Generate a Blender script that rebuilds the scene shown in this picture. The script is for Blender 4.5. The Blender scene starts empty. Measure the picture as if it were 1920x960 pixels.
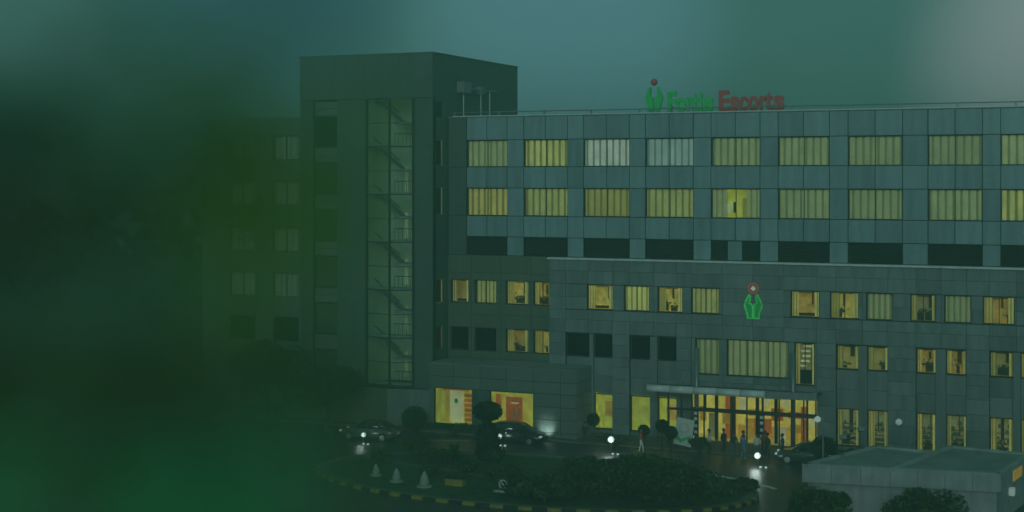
import bpy, bmesh, math, random
from mathutils import Vector, Matrix
random.seed(7)
RND = random.Random(11)
S = bpy.context.scene
COL = S.collection
rad = math.radians

# ------------------------------------------------------------------ camera
CAM = Vector((32.0, -108.2, 19.6))
YAW = rad(23.4)
cd = bpy.data.cameras.new('camera'); cam = bpy.data.objects.new('camera', cd); COL.objects.link(cam)
cam.location = CAM; cam.rotation_euler = (rad(90), 0, YAW)
cd.sensor_width = 36; cd.lens = 52.5
cd.shift_y = -(480 - 335) / 1920
cd.clip_start = 0.05; cd.clip_end = 3000
cd.dof.use_dof = True; cd.dof.focus_distance = 111.0; cd.dof.aperture_fstop = 0.2
S.camera = cam
FW = Vector((-math.sin(YAW), math.cos(YAW), 0)); RT = Vector((math.cos(YAW), math.sin(YAW), 0))

# ------------------------------------------------------------------ dusk sky
SUN_EL, SUN_AZ = 14.0, 165.0
W = bpy.data.worlds.new("World"); S.world = W; W.use_nodes = True
nt = W.node_tree; nt.nodes.clear()
def N(nt, t, **kw):
    n = nt.nodes.new(t)
    for k, v in kw.items(): setattr(n, k, v)
    return n
out = N(nt, 'ShaderNodeOutputWorld'); bg = N(nt, 'ShaderNodeBackground')
sky = N(nt, 'ShaderNodeTexSky'); sky.sky_type = 'NISHITA'; sky.sun_disc = False
sky.sun_elevation = rad(SUN_EL); sky.sun_rotation = rad(SUN_AZ); sky.dust_density = 3.0
bw = N(nt, 'ShaderNodeRGBToBW'); nt.links.new(sky.outputs[0], bw.inputs[0])
tc = N(nt, 'ShaderNodeTexCoord')
ns = N(nt, 'ShaderNodeTexNoise'); ns.inputs['Scale'].default_value = 2.3; ns.inputs['Detail'].default_value = 4; ns.inputs['Roughness'].default_value = .5
mp = N(nt, 'ShaderNodeMapping'); mp.inputs['Location'].default_value = (3.1, 0.4, 1.7); mp.inputs['Scale'].default_value = (1, 1, 1.6)
nt.links.new(tc.outputs['Generated'], mp.inputs[0]); nt.links.new(mp.outputs[0], ns.inputs['Vector'])
def world_dir(x, y):
    v = FW + RT * ((x - 960) / 2800) + Vector((0, 0, (335 - y) / 2800)); return v.normalized()
def blob(x, y, lo, hi):           # a soft break in the cloud round one direction of the sky
    d = N(nt, 'ShaderNodeVectorMath', operation='DOT_PRODUCT'); d.inputs[1].default_value = world_dir(x, y)
    nt.links.new(tc.outputs['Generated'], d.inputs[0])
    m = N(nt, 'ShaderNodeMapRange', interpolation_type='SMOOTHSTEP')
    m.inputs['From Min'].default_value = math.cos(rad(hi)); m.inputs['From Max'].default_value = math.cos(rad(lo))
    nt.links.new(d.outputs['Value'], m.inputs['Value']); return m.outputs[0]
def mixc(fac, a, b):
    m = N(nt, 'ShaderNodeMix', data_type='RGBA')
    nt.links.new(fac, m.inputs['Factor'])
    for s, v in ((6, a), (7, b)):
        if isinstance(v, tuple): m.inputs[s].default_value = v + (1,)
        else: nt.links.new(v, m.inputs[s])
    return m.outputs[2]
ramp = N(nt, 'ShaderNodeMapRange'); ramp.inputs['From Min'].default_value = .35; ramp.inputs['From Max'].default_value = .65
nt.links.new(ns.outputs['Fac'], ramp.inputs['Value'])
CLOUD_A, CLOUD_B = (.036, .122, .104), (.052, .146, .136)
c = mixc(ramp.outputs[0], CLOUD_A, CLOUD_B)
c = mixc(blob(1060, 60, 0.5, 7.5), c, (.072, .190, .208))
c = mixc(blob(480, -60, 0.5, 7.0), c, (.026, .088, .110))
c = mixc(blob(2080, 150, 0.3, 8.0), c, (.20, .27, .27))
mul = N(nt, 'ShaderNodeMix', data_type='RGBA', blend_type='MULTIPLY'); mul.inputs['Factor'].default_value = 1
# the brightness of the physical sky, compressed, under a thin green-grey overcast
pw = N(nt, 'ShaderNodeMath', operation='POWER'); pw.inputs[1].default_value = .12
nt.links.new(bw.outputs[0], pw.inputs[0])
nt.links.new(pw.outputs[0], mul.inputs[6]); nt.links.new(c, mul.inputs[7])
SKY_GAIN = 10.0
nt.links.new(mul.outputs[2], bg.inputs['Color']); bg.inputs['Strength'].default_value = .1 * SKY_GAIN
nt.links.new(bg.outputs[0], out.inputs[0])

sl = bpy.data.lights.new('sun', 'SUN'); so = bpy.data.objects.new('sun', sl); COL.objects.link(so)
sl.energy = .62; sl.angle = rad(25); sl.color = (.76, 1, 1)
so.rotation_euler = (rad(90 - SUN_EL), 0, rad(180 - SUN_AZ)); so.location = (0, 0, 60)

S.view_settings.view_transform = 'Standard'; S.view_settings.look = 'None'
S.view_settings.exposure = 0; S.view_settings.gamma = 1
S.render.engine = 'CYCLES'
S.cycles.use_denoising = True
S.cycles.max_bounces = 6; S.cycles.transparent_max_bounces = 16; S.cycles.volume_bounces = 0
S.cycles.use_adaptive_sampling = True; S.cycles.adaptive_threshold = .02
S.cycles.sample_clamp_indirect = 3

# ------------------------------------------------------------------ materials
MATS = {}
def mat(name, col, rough=.6, metal=0, var=.12, scale=3.0, objvar=0, bump=0, spec=.5, grime=0):
    m = bpy.data.materials.new(name); m.use_nodes = True; t = m.node_tree
    b = t.nodes['Principled BSDF']
    b.inputs['Roughness'].default_value = rough; b.inputs['Metallic'].default_value = metal
    b.inputs['Specular IOR Level'].default_value = spec
    co = N(t, 'ShaderNodeTexCoord'); n = N(t, 'ShaderNodeTexNoise')
    n.inputs['Scale'].default_value = scale; n.inputs['Detail'].default_value = 5
    t.links.new(co.outputs['Object'], n.inputs['Vector'])
    mr = N(t, 'ShaderNodeMapRange'); mr.inputs['To Min'].default_value = 1 - var; mr.inputs['To Max'].default_value = 1 + var
    mr.inputs['From Min'].default_value = .3; mr.inputs['From Max'].default_value = .7
    t.links.new(n.outputs['Fac'], mr.inputs['Value'])
    val = mr.outputs[0]
    if objvar:
        oi = N(t, 'ShaderNodeObjectInfo'); m2 = N(t, 'ShaderNodeMapRange')
        m2.inputs['To Min'].default_value = 1 - objvar; m2.inputs['To Max'].default_value = 1 + objvar
        t.links.new(oi.outputs['Random'], m2.inputs['Value'])
        mm = N(t, 'ShaderNodeMath', operation='MULTIPLY'); t.links.new(val, mm.inputs[0]); t.links.new(m2.outputs[0], mm.inputs[1]); val = mm.outputs[0]
    if grime:   # rain streaks running down the face
        g = N(t, 'ShaderNodeTexNoise'); g.inputs['Scale'].default_value = 1.0; g.inputs['Detail'].default_value = 6
        mpp = N(t, 'ShaderNodeMapping'); mpp.inputs['Scale'].default_value = (2.2, 2.2, .18)
        t.links.new(co.outputs['Object'], mpp.inputs[0])
        oi2 = N(t, 'ShaderNodeObjectInfo'); t.links.new(oi2.outputs['Location'], mpp.inputs['Location']); t.links.new(mpp.outputs[0], g.inputs['Vector'])
        m3 = N(t, 'ShaderNodeMapRange'); m3.inputs['From Min'].default_value = .35; m3.inputs['From Max'].default_value = .6
        m3.inputs['To Min'].default_value = 1 - grime; m3.inputs['To Max'].default_value = 1
        t.links.new(g.outputs['Fac'], m3.inputs['Value'])
        mm = N(t, 'ShaderNodeMath', operation='MULTIPLY'); t.links.new(val, mm.inputs[0]); t.links.new(m3.outputs[0], mm.inputs[1]); val = mm.outputs[0]
    mx = N(t, 'ShaderNodeMix', data_type='RGBA', blend_type='MULTIPLY'); mx.inputs[0].default_value = 1
    mx.inputs[6].default_value = tuple(col) + (1,)
    t.links.new(val, mx.inputs[7]); t.links.new(mx.outputs[2], b.inputs['Base Color'])
    if bump:
        bp = N(t, 'ShaderNodeBump'); bp.inputs['Strength'].default_value = bump; bp.inputs['Distance'].default_value = .05
        t.links.new(n.outputs['Fac'], bp.inputs['Height']); t.links.new(bp.outputs[0], b.inputs['Normal'])
    MATS[name] = m; return m
def emit(name, col, strength, var=.25, scale=1.2, sample=False, ov=.38):
    m = bpy.data.materials.new(name); m.use_nodes = True; t = m.node_tree
    b = t.nodes['Principled BSDF']; b.inputs['Base Color'].default_value = tuple(min(.6, x * 1.6) for x in col) + (1,)
    b.inputs['Roughness'].default_value = .8
    co = N(t, 'ShaderNodeTexCoord'); n = N(t, 'ShaderNodeTexNoise'); n.inputs['Scale'].default_value = scale; n.inputs['Detail'].default_value = 3
    t.links.new(co.outputs['Object'], n.inputs['Vector'])
    mr = N(t, 'ShaderNodeMapRange'); mr.inputs['From Min'].default_value = .3; mr.inputs['From Max'].default_value = .7
    mr.inputs['To Min'].default_value = strength * (1 - var); mr.inputs['To Max'].default_value = strength * (1 + var)
    oi = N(t, 'ShaderNodeObjectInfo'); m2 = N(t, 'ShaderNodeMapRange'); m2.inputs['To Min'].default_value = 1 - ov; m2.inputs['To Max'].default_value = 1 + ov * .5
    t.links.new(oi.outputs['Random'], m2.inputs['Value']); mm = N(t, 'ShaderNodeMath', operation='MULTIPLY')
    t.links.new(n.outputs['Fac'], mr.inputs['Value']); t.links.new(mr.outputs[0], mm.inputs[0]); t.links.new(m2.outputs[0], mm.inputs[1])
    t.links.new(mm.outputs[0], b.inputs['Emission Strength'])
    b.inputs['Emission Color'].default_value = tuple(col) + (1,)
    m.cycles.emission_sampling = 'AUTO' if sample else 'NONE'
    MATS[name] = m; return m
def glass(name, tint, gloss=.12):
    m = bpy.data.materials.new(name); m.use_nodes = True; t = m.node_tree; t.nodes.remove(t.nodes['Principled BSDF'])
    tr = N(t, 'ShaderNodeBsdfTransparent'); tr.inputs[0].default_value = tuple(tint) + (1,)
    gl = N(t, 'ShaderNodeBsdfGlossy'); gl.inputs['Roughness'].default_value = .06
    lw = N(t, 'ShaderNodeLayerWeight'); lw.inputs['Blend'].default_value = gloss
    mx = N(t, 'ShaderNodeMixShader'); t.links.new(lw.outputs['Fresnel'], mx.inputs[0])
    t.links.new(tr.outputs[0], mx.inputs[1]); t.links.new(gl.outputs[0], mx.inputs[2])
    t.links.new(mx.outputs[0], t.nodes['Material Output'].inputs[0]); MATS[name] = m; return m
def leafmat(name, col, var=.5, scale=1.5, tr=.3):
    m = mat(name, col, .55, var=var, scale=scale, spec=.3)
    t = m.node_tree; b = t.nodes['Principled BSDF']
    tl = N(t, 'ShaderNodeBsdfTranslucent'); mx = N(t, 'ShaderNodeMixShader'); mx.inputs[0].default_value = tr
    t.links.new(b.inputs['Base Color'].links[0].from_socket, tl.inputs[0])
    t.links.new(b.outputs[0], mx.inputs[1]); t.links.new(tl.outputs[0], mx.inputs[2])
    t.links.new(mx.outputs[0], t.nodes['Material Output'].inputs[0]); return m

mat('clad', (.28, .40, .43), .42, var=.08, objvar=.13, grime=.22)
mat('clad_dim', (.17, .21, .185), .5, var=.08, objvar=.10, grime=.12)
mat('stone', (.255, .295, .295), .7, var=.10, scale=6, objvar=.15, grime=.25, bump=.1)
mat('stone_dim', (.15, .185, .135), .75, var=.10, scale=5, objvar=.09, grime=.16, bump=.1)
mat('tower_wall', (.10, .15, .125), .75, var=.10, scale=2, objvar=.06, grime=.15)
mat('joint', (.035, .04, .04), .9)
mat('wallcore', (.10, .11, .11), .9)
mat('frame', (.025, .03, .03), .4)
mat('louvre', (.030, .034, .032), .7)
mat('darkroom', (.02, .022, .02), .9)
mat('alu', (.82, .83, .83), .35)
mat('steel', (.30, .32, .33), .4, metal=.5)
mat('roof', (.30, .32, .31), .85, var=.2, scale=.6, grime=.1)
mat('concrete', (.46, .48, .47), .85, var=.15, scale=1.2, grime=.2)
mat('asphalt', (.040, .042, .044), .42, var=.45, scale=.5, bump=.12)
mat('ground', (.05, .055, .045), .9, var=.4, scale=.08)
mat('paving', (.12, .12, .11), .8, var=.2, scale=.7)
mat('lawn', (.04, .075, .028), .95, var=.6, scale=1.6, bump=.5)
mat('kerbstone', (.15, .15, .12), .8, var=.2, scale=2)
mat('kerb_yellow', (.36, .29, .05), .6, var=.25, scale=2)
mat('kerb_black', (.03, .03, .03), .6, var=.2)
mat('trail_white', (.8, .8, .76), .6, var=.15, scale=2)
mat('sign_green', (.03, .70, .15), .45, var=.06)
mat('sign_red', (.60, .085, .09), .45, var=.06)
mat('red', (.45, .05, .04), .6)
mat('cream', (.7, .65, .45), .6)
mat('white', (.75, .76, .74), .5, var=.05)
mat('cone_stone', (.42, .43, .40), .7, var=.2)
mat('black', (.015, .015, .016), .4)
mat('tyre', (.02, .02, .02), .85)
mat('car_dark', (.018, .022, .022), .22, var=.02, spec=.7)
mat('car_grey', (.10, .115, .11), .25, metal=.3, var=.02, spec=.7)
mat('car_blue', (.035, .05, .05), .22, var=.02, spec=.7)
mat('car_glass', (.02, .025, .025), .08, var=0, spec=.8)
mat('rim', (.45, .45, .43), .35, metal=.7)
mat('skin', (.25, .14, .09), .6)
mat('hair', (.012, .01, .009), .6)
mat('cloth_blue', (.07, .13, .24), .85)
mat('cloth_denim', (.08, .13, .19), .85)
mat('cloth_white', (.6, .62, .6), .85)
mat('cloth_dark', (.03, .03, .035), .85)
mat('cloth_red', (.42, .05, .04), .85)
mat('bark', (.06, .045, .03), .9, var=.3, scale=8, bump=.3)
leafmat('leaf_dark', (.035, .055, .022)); leafmat('leaf_mid', (.05, .085, .03)); leafmat('leaf_lit', (.12, .19, .05))  # leaf_lit: paler leaves mixed in as painted highlights
leafmat('leaf_veil', (.19, .42, .28), var=.4, scale=2.5, tr=.5); leafmat('leaf_veil_dark', (.155, .30, .115), var=.4, scale=2.5, tr=.45); leafmat('leaf_glow', (.12, .68, .31), var=.3, scale=2.5, tr=.5); leafmat('leaf_olive', (.19, .38, .07), var=.4, scale=2, tr=.5)  # greens set brighter than foliage to paint the veil's tones and glow
glass('pane', (.9, .93, .92)); glass('pane_dark', (.35, .42, .40), .2)
mat('soil', (.03, .028, .02), .95)

# lit interiors: curtains, room walls and boards glow themselves in place of room lamps
YG = (1.0, .98, .22)
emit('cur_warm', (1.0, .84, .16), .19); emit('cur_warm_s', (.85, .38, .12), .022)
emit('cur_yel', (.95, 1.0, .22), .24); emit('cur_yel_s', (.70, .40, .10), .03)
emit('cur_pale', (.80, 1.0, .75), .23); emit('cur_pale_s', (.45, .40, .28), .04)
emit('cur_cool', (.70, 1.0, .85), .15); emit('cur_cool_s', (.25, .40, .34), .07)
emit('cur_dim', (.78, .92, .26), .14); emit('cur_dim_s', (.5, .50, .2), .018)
emit('cur_faint', (.5, .9, .5), .055); emit('cur_faint_s', (.5, .9, .5), .02)  # faint glow that fades the wing windows into the wall
emit('room_warm', (1.0, .80, .14), .19, .7, 2.6); emit('room_or', (1.0, .58, .12), .115, .7, 2.6)
emit('room_yel', (.88, 1.0, .14), .16, .55, 1.6, True); emit('room_dim', (.8, .7, .25), .06, .5, 1.5)
emit('room_shop', (.85, .85, .30), .07, .7, 3)
mat('shelfdark', (.09, .095, .05), .8)
mat('shelfwood', (.26, .26, .15), .7)
emit('room_hall', (1.0, .92, .20), .22, .45, 1.2, True)
emit('stair_lit', (.30, .60, .28), .045, .5, .5); emit('stair_hot', (.65, .95, .45), .12, .4, .8)
emit('slot_lit', (.42, .72, .36), .17, .3, .6)
emit('board_red', (.9, .16, .04), .17, .5, 3); emit('board_cream', (.95, 1.0, .45), .34, .2, 2); emit('board_or', (1, .45, .07), .22, .4, 3)
emit('neon_green', (.10, .9, .16), .19, .2, 3); emit('neon_red', (.85, .12, .10), .16, .1); emit('neon_core', (.75, 1, .6), .35, .1)
emit('lamp_white', (.70, 1.0, .88), .6, .05, 1, True, 0)
emit('lamp_soft', (.7, .95, .85), .28, .05)

# ------------------------------------------------------------------ helpers
def link(name, me, parent=None, m=None):
    o = bpy.data.objects.new(name, me); COL.objects.link(o)
    if parent: o.parent = parent
    if m is not None and me is not None and not me.materials:
        for k in (m if isinstance(m, (list, tuple)) else [m]): me.materials.append(MATS[k])
    return o
def empty(name, loc=(0, 0, 0), rz=0, parent=None):
    o = bpy.data.objects.new(name, None); COL.objects.link(o); o.location = loc; o.rotation_euler = (0, 0, rz)
    o.empty_display_size = .3
    if parent: o.parent = parent
    return o
def tag(o, label=None, cat=None, group=None, kind=None):
    if label: o['label'] = label
    if cat: o['category'] = cat
    if group: o['group'] = group
    if kind: o['kind'] = kind
    return o
class MB:
    def __init__(s): s.v = []; s.f = []; s.m = []
    def quad(s, pts, mi=0):
        n = len(s.v); s.v += [tuple(p) for p in pts]; s.f.append(tuple(range(n, n + len(pts)))); s.m.append(mi)
    def box(s, x0, x1, y0, y1, z0, z1, mi=0):
        n = len(s.v)
        s.v += [(x0, y0, z0), (x1, y0, z0), (x1, y1, z0), (x0, y1, z0), (x0, y0, z1), (x1, y0, z1), (x1, y1, z1), (x0, y1, z1)]
        for q in ((0, 3, 2, 1), (4, 5, 6, 7), (0, 1, 5, 4), (1, 2, 6, 5), (2, 3, 7, 6), (3, 0, 4, 7)):
            s.f.append(tuple(n + i for i in q)); s.m.append(mi)
        return s
    def prism(s, poly, z0, z1, mi=0):
        n = len(s.v); k = len(poly)
        s.v += [(p[0], p[1], z0) for p in poly] + [(p[0], p[1], z1) for p in poly]
        s.f.append(tuple(n + i for i in reversed(range(k)))); s.m.append(mi)
        s.f.append(tuple(n + k + i for i in range(k))); s.m.append(mi)
        for i in range(k):
            j = (i + 1) % k; s.f.append((n + i, n + j, n + k + j, n + k + i)); s.m.append(mi)
        return s
    def front(s, poly, y0, y1, mi=0):      # polygon in x,z extruded in y
        n = len(s.v); k = len(poly)
        s.v += [(p[0], y0, p[1]) for p in poly] + [(p[0], y1, p[1]) for p in poly]
        s.f.append(tuple(n + i for i in range(k))); s.m.append(mi)
        s.f.append(tuple(n + k + i for i in reversed(range(k)))); s.m.append(mi)
        for i in range(k):
            j = (i + 1) % k; s.f.append((n + j, n + i, n + k + i, n + k + j)); s.m.append(mi)
        return s
    def tube(s, pts, r, seg=8, mi=0, cap=True):
        pts = [Vector(p) for p in pts]; rr = r if isinstance(r, (list, tuple)) else [r] * len(pts)
        n = len(s.v); k = len(pts)
        for i, p in enumerate(pts):
            d = (pts[min(i + 1, k - 1)] - pts[max(i - 1, 0)]).normalized()
            a = d.cross(Vector((0, 0, 1)));
            if a.length < 1e-3: a = Vector((1, 0, 0))
            a.normalize(); b = d.cross(a)
            for j in range(seg):
                t = 2 * math.pi * j / seg; s.v.append(tuple(p + (a * math.cos(t) + b * math.sin(t)) * rr[i]))
        for i in range(k - 1):
            for j in range(seg):
                j2 = (j + 1) % seg
                s.f.append((n + i * seg + j, n + i * seg + j2, n + (i + 1) * seg + j2, n + (i + 1) * seg + j)); s.m.append(mi)
        if cap:
            s.f.append(tuple(n + j for j in reversed(range(seg)))); s.m.append(mi)
            s.f.append(tuple(n + (k - 1) * seg + j for j in range(seg))); s.m.append(mi)
        return s
    def lathe(s, prof, seg=16, c=(0, 0), mi=0):
        n = len(s.v)
        for r, z in prof:
            for j in range(seg):
                t = 2 * math.pi * j / seg; s.v.append((c[0] + r * math.cos(t), c[1] + r * math.sin(t), z))
        for i in range(len(prof) - 1):
            for j in range(seg):
                j2 = (j + 1) % seg
                s.f.append((n + i * seg + j, n + i * seg + j2, n + (i + 1) * seg + j2, n + (i + 1) * seg + j)); s.m.append(mi)
        s.f.append(tuple(n + j for j in reversed(range(seg)))); s.m.append(mi)
        s.f.append(tuple(n + (len(prof) - 1) * seg + j for j in range(seg))); s.m.append(mi)
        return s
    def mesh(s, name, m, smooth=False, fix=False):
        me = bpy.data.meshes.new(name); me.from_pydata(s.v, [], s.f)
        for k in (m if isinstance(m, (list, tuple)) else [m]): me.materials.append(MATS[k])
        if isinstance(m, (list, tuple)): me.polygons.foreach_set('material_index', s.m)
        if smooth: me.polygons.foreach_set('use_smooth', [True] * len(me.polygons))
        if fix:
            b = bmesh.new(); b.from_mesh(me); bmesh.ops.recalc_face_normals(b, faces=b.faces); b.to_mesh(me); b.free()
        me.update(); return me
    def build(s, name, m, parent=None, smooth=False, fix=False, loc=None):
        o = link(name, s.mesh(name, m, smooth, fix), parent)
        if loc: o.location = loc
        return o
def subtract(rects, o):
    res = []
    for (x0, x1, z0, z1) in rects:
        a0, a1, b0, b1 = max(x0, o[0]), min(x1, o[1]), max(z0, o[2]), min(z1, o[3])
        if a1 - a0 < 1e-4 or b1 - b0 < 1e-4: res.append((x0, x1, z0, z1)); continue
        if b0 - z0 > .02: res.append((x0, x1, z0, b0))
        if z1 - b1 > .02: res.append((x0, x1, b1, z1))
        if a0 - x0 > .02: res.append((x0, a0, b0, b1))
        if x1 - a1 > .02: res.append((a1, x1, b0, b1))
    return res
PCACHE = {}
def panel(parent, x0, x1, z0, z1, yf, m, th=.05, gap=.022, name='panel', jitter=.006):
    w, h = x1 - x0 - gap, z1 - z0 - gap
    if w < .03 or h < .03: return
    key = (round(w, 2), round(h, 2), m, th)
    if key not in PCACHE:
        b = MB(); w2, h2 = round(w, 2) / 2, round(h, 2) / 2; e = .008
        n = 0
        b.v += [(-w2, th, -h2), (w2, th, -h2), (w2, th, h2), (-w2, th, h2)]
        b.v += [(-w2, e, -h2), (w2, e, -h2), (w2, e, h2), (-w2, e, h2)]
        b.v += [(-w2 + e, 0, -h2 + e), (w2 - e, 0, -h2 + e), (w2 - e, 0, h2 - e), (-w2 + e, 0, h2 - e)]
        b.f.append((8, 9, 10, 11))
        for i in range(4):
            j = (i + 1) % 4; b.f.append((i, j, 4 + j, 4 + i)); b.f.append((4 + i, 4 + j, 8 + j, 8 + i))
        b.m = [0] * len(b.f)
        PCACHE[key] = b.mesh('panel', m)
    o = link(name, PCACHE[key], parent)
    o.location = ((x0 + x1) / 2, yf + RND.uniform(-jitter, jitter), (z0 + z1) / 2)
    o.rotation_euler = (RND.uniform(-.0015, .0015), 0, RND.uniform(-.002, .002))
    return o
def cladding(parent, xj, zj, openings, yf, m, stagger=False, **kw):
    for i in range(len(zj) - 1):
        xs = xj if not (stagger and i % 2) else [xj[0]] + [(xj[k] + xj[k + 1]) / 2 for k in range(len(xj) - 1)] + [xj[-1]]
        for k in range(len(xs) - 1):
            rs = [(xs[k], xs[k + 1], zj[i], zj[i + 1])]
            for o in openings: rs = subtract(rs, o)
            for r in rs: panel(parent, r[0], r[1], r[2], r[3], yf, m, **kw)
def corewall(parent, x0, x1, z0, z1, openings, y0, y1, m='joint', name='wall'):
    rs = [(x0, x1, z0, z1)]
    for o in openings: rs = subtract(rs, o)
    b = MB()
    for r in rs: b.box(r[0], r[1], y0, y1, r[2], r[3])
    return b.build(name, m, parent)

def folds(x0, x1, z0, z1, y, period=.53, dark=.34, ph=0, gap=None):
    """hanging strips of curtain: corrugated, light strip / dark strip"""
    b = MB(); x = x0 - ph * period; i = 0
    while x < x1:
        for (w, mi, dy) in ((period * (1 - dark), 0, 0), (period * dark, 1, .05)):
            a, e = max(x, x0), min(x + w, x1)
            if e - a > .01 and not (gap and a < gap[1] and e > gap[0]):
                zl = z0 + RND.uniform(0, .03)
                mid = (a + e) / 2
                zt_ = z1; b.quad([(a, y + dy, zl), (mid, y + dy - .03, zl), (mid, y + dy - .03, z1), (a, y + dy, z1)], mi)
                b.quad([(mid, y + dy - .03, zl), (e, y + dy, zl), (e, y + dy, z1), (mid, y + dy - .03, z1)], mi)
            x += w
    return b
def room(x0, x1, z0, z1, y0, depth, side=0.0):
    b = MB(); y1 = y0 + depth; X0, X1 = x0 - side, x1 + side
    b.quad([(X0, y1, z0), (X1, y1, z0), (X1, y1, z1), (X0, y1, z1)])
    b.quad([(X0, y0, z0), (X0, y1, z0), (X0, y1, z1), (X0, y0, z1)])
    b.quad([(X1, y1, z0), (X1, y0, z0), (X1, y0, z1), (X1, y1, z1)])
    b.quad([(X0, y0, z0), (X1, y0, z0), (X1, y1, z0), (X0, y1, z0)])
    b.quad([(X0, y1, z1), (X1, y1, z1), (X1, y0, z1), (X0, y0, z1)])
    return b
def window(parent, x0, x1, z0, z1, yf, style, mull=1, depth=.22, fw=.07, name='window'):
    """opening face yf (outer wall face); frame set back by depth"""
    y = yf + depth; b = MB()
    b.box(x0, x0 + fw, y - .04, y + .06, z0, z1); b.box(x1 - fw, x1, y - .04, y + .06, z0, z1)
    b.box(x0 + fw, x1 - fw, y - .04, y + .06, z0, z0 + fw); b.box(x0 + fw, x1 - fw, y - .04, y + .06, z1 - fw, z1)
    for k in range(mull):
        xm = x0 + (x1 - x0) * (k + 1) / (mull + 1); b.box(xm - .025, xm + .025, y - .03, y + .05, z0 + fw, z1 - fw)
    w = b.build(name, 'frame', parent)
    p = MB(); p.box(x0 + fw, x1 - fw, y + .055, y + .066, z0 + fw, z1 - fw); p.build('pane', 'pane_dark' if style == 'dark' else 'pane', w)
    a, e, lo, hi = x0 + fw, x1 - fw, z0 + fw, z1 - fw
    yb = y + .16
    if style == 'dark':
        room(x0, x1, z0, z1, y + .1, .8, .2).build('interior', 'darkroom', w)
        folds(a, e, lo, hi, yb + .1, .3, .4).build('blind', ['frame', 'louvre'], w)
    elif style.startswith('cur'):
        kind, _, per = style.partition(':'); per = float(per or .53)
        folds(a - .1, e + .1, lo - .02, hi + .02, yb, per, .40 + RND.uniform(-.1, .06), RND.random()).build('curtain', [kind, kind + '_s'], w)
        room(x0, x1, z0, z1, y + .1, .9, .25).build('interior', 'room_dim', w)
    else:       # an open room: back wall, part curtains, dark things on the sill
        room(x0, x1, z0, z1, y + .1, 1.3, .5).build('interior', style, w)
        cw = (e - a) * RND.uniform(.18, .3)
        folds(a - .1, a + cw, lo, hi, yb, .22, .4).build('curtain', ['cur_warm', 'cur_warm_s'], w)
        folds(e - cw * .7, e + .1, lo, hi, yb, .22, .4).build('curtain', ['cur_yel', 'cur_yel_s'], w)
        f = MB(); n = RND.randint(0, 4)
        for k in range(n):
            cx = RND.uniform(a + .1, e - .3); hh = RND.uniform(.2, .5); ww = RND.uniform(.2, .5)
            f.box(cx, cx + ww, yb + .2 + k * .07, yb + .26 + k * .07, lo, lo + hh)
            for q in range(26):
                px, pz, sz = cx + RND.gauss(ww / 2, .2), lo + hh + abs(RND.gauss(0, .14)), RND.uniform(.04, .1); f.quad([(px - sz, yb + .18, pz), (px, yb + .17, pz - sz * .6), (px + sz, yb + .18, pz + .02), (px, yb + .19, pz + sz * .7)])
        n or f.box(a, e, yb + .3, yb + .36, lo, lo + .22)
        f.box(a + .2, e - .2, yb + .8, yb + .84, hi - .16, hi - .1)
        hx = RND.uniform(a + .5, e - .3); f.box(hx, hx + RND.uniform(.05, .3), yb + .7, yb + .75, lo + RND.uniform(.7, 1.0), hi - RND.uniform(.0, .3))
        f.build('furniture', 'shelfdark', w)
    return w

# ------------------------------------------------------------------ ground, roads
MB().box(-250, 290, -210, 230, -.5, 0).build('ground', 'ground'); bpy.data.objects['ground']['kind'] = 'structure'
IC = (-5.5, -19.0)
def ell(a, b, t): return (IC[0] + a * math.cos(t), IC[1] + b * math.sin(t))
def ring(a0, b0, a1, b1, t0, t1, z, n=96, h=None):
    b = MB()
    for i in range(n):
        s0, s1 = t0 + (t1 - t0) * i / n, t0 + (t1 - t0) * (i + 1) / n
        p = [ell(a0, b0, s0), ell(a1, b1, s0), ell(a1, b1, s1), ell(a0, b0, s1)]
        if h: b.prism(p, z, z + h)
        else: b.quad([(q[0], q[1], z) for q in p])
    return b
fc = MB(); fc.quad([(-90, -5.0, .004), (90, -5.0, .004), (90, -60, .004), (-90, -60, .004)]); tag(fc.build('road', 'asphalt'), kind='structure')
pv = MB(); pv.box(-60, 60, -4.6, 30, -.3, .12); tag(pv.build('pavement', 'paving'), kind='structure')
kb = empty('front_kerb'); tag(kb, kind='structure')
for i in range(60):
    MB().box(-60 + i * 2 + .01, -58 + i * 2 - .01, -4.85, -4.6, 0, .14).build('kerbstone', 'kerbstone', kb)
# roundabout island
isl = MB(); isl.prism([ell(14.3, 7.35, 2 * math.pi * i / 72) for i in range(72)], 0, .16); tag(isl.build('island_lawn', 'lawn'), kind='structure')
tag(ring(14.3, 7.35, 14.85, 7.85, 0, 2 * math.pi, 0, 96, .17).build('island_edging', 'kerbstone'), kind='structure')
ik = empty('island_kerb', (0, 0, 0)); tag(ik, kind='structure')
t = 0; NK = 104
for i in range(NK):
    t0, t1 = 2 * math.pi * i / NK, 2 * math.pi * (i + 1) / NK
    p = [ell(14.87, 7.87, t0 + .002), ell(15.12, 8.12, t0 + .002), ell(15.12, 8.12, t1 - .002), ell(14.87, 7.87, t1 - .002)]
    MB().prism(p, 0, .19 + RND.uniform(0, .015)).build('kerbstone', ('kerb_yellow' if i % 2 else 'kerb_black') if (2.9 < t0 < 6.3) else 'kerbstone', ik)
# white streaks laid on the road in the shape of headlight trails
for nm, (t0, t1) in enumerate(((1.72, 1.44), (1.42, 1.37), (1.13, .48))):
    tag(ring(17.15, 8.25, 17.5, 8.6, t0, t1, .009, 30).build('trail_streak', 'trail_white'), kind='structure')
ln = MB(); ln.quad([(-20.5, -9.1, .009), (-15.2, -6.95, .009), (-15.2, -6.83, .009), (-20.5, -8.97, .009)]); tag(ln.build('trail_streak', 'trail_white'), kind='structure')
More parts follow.
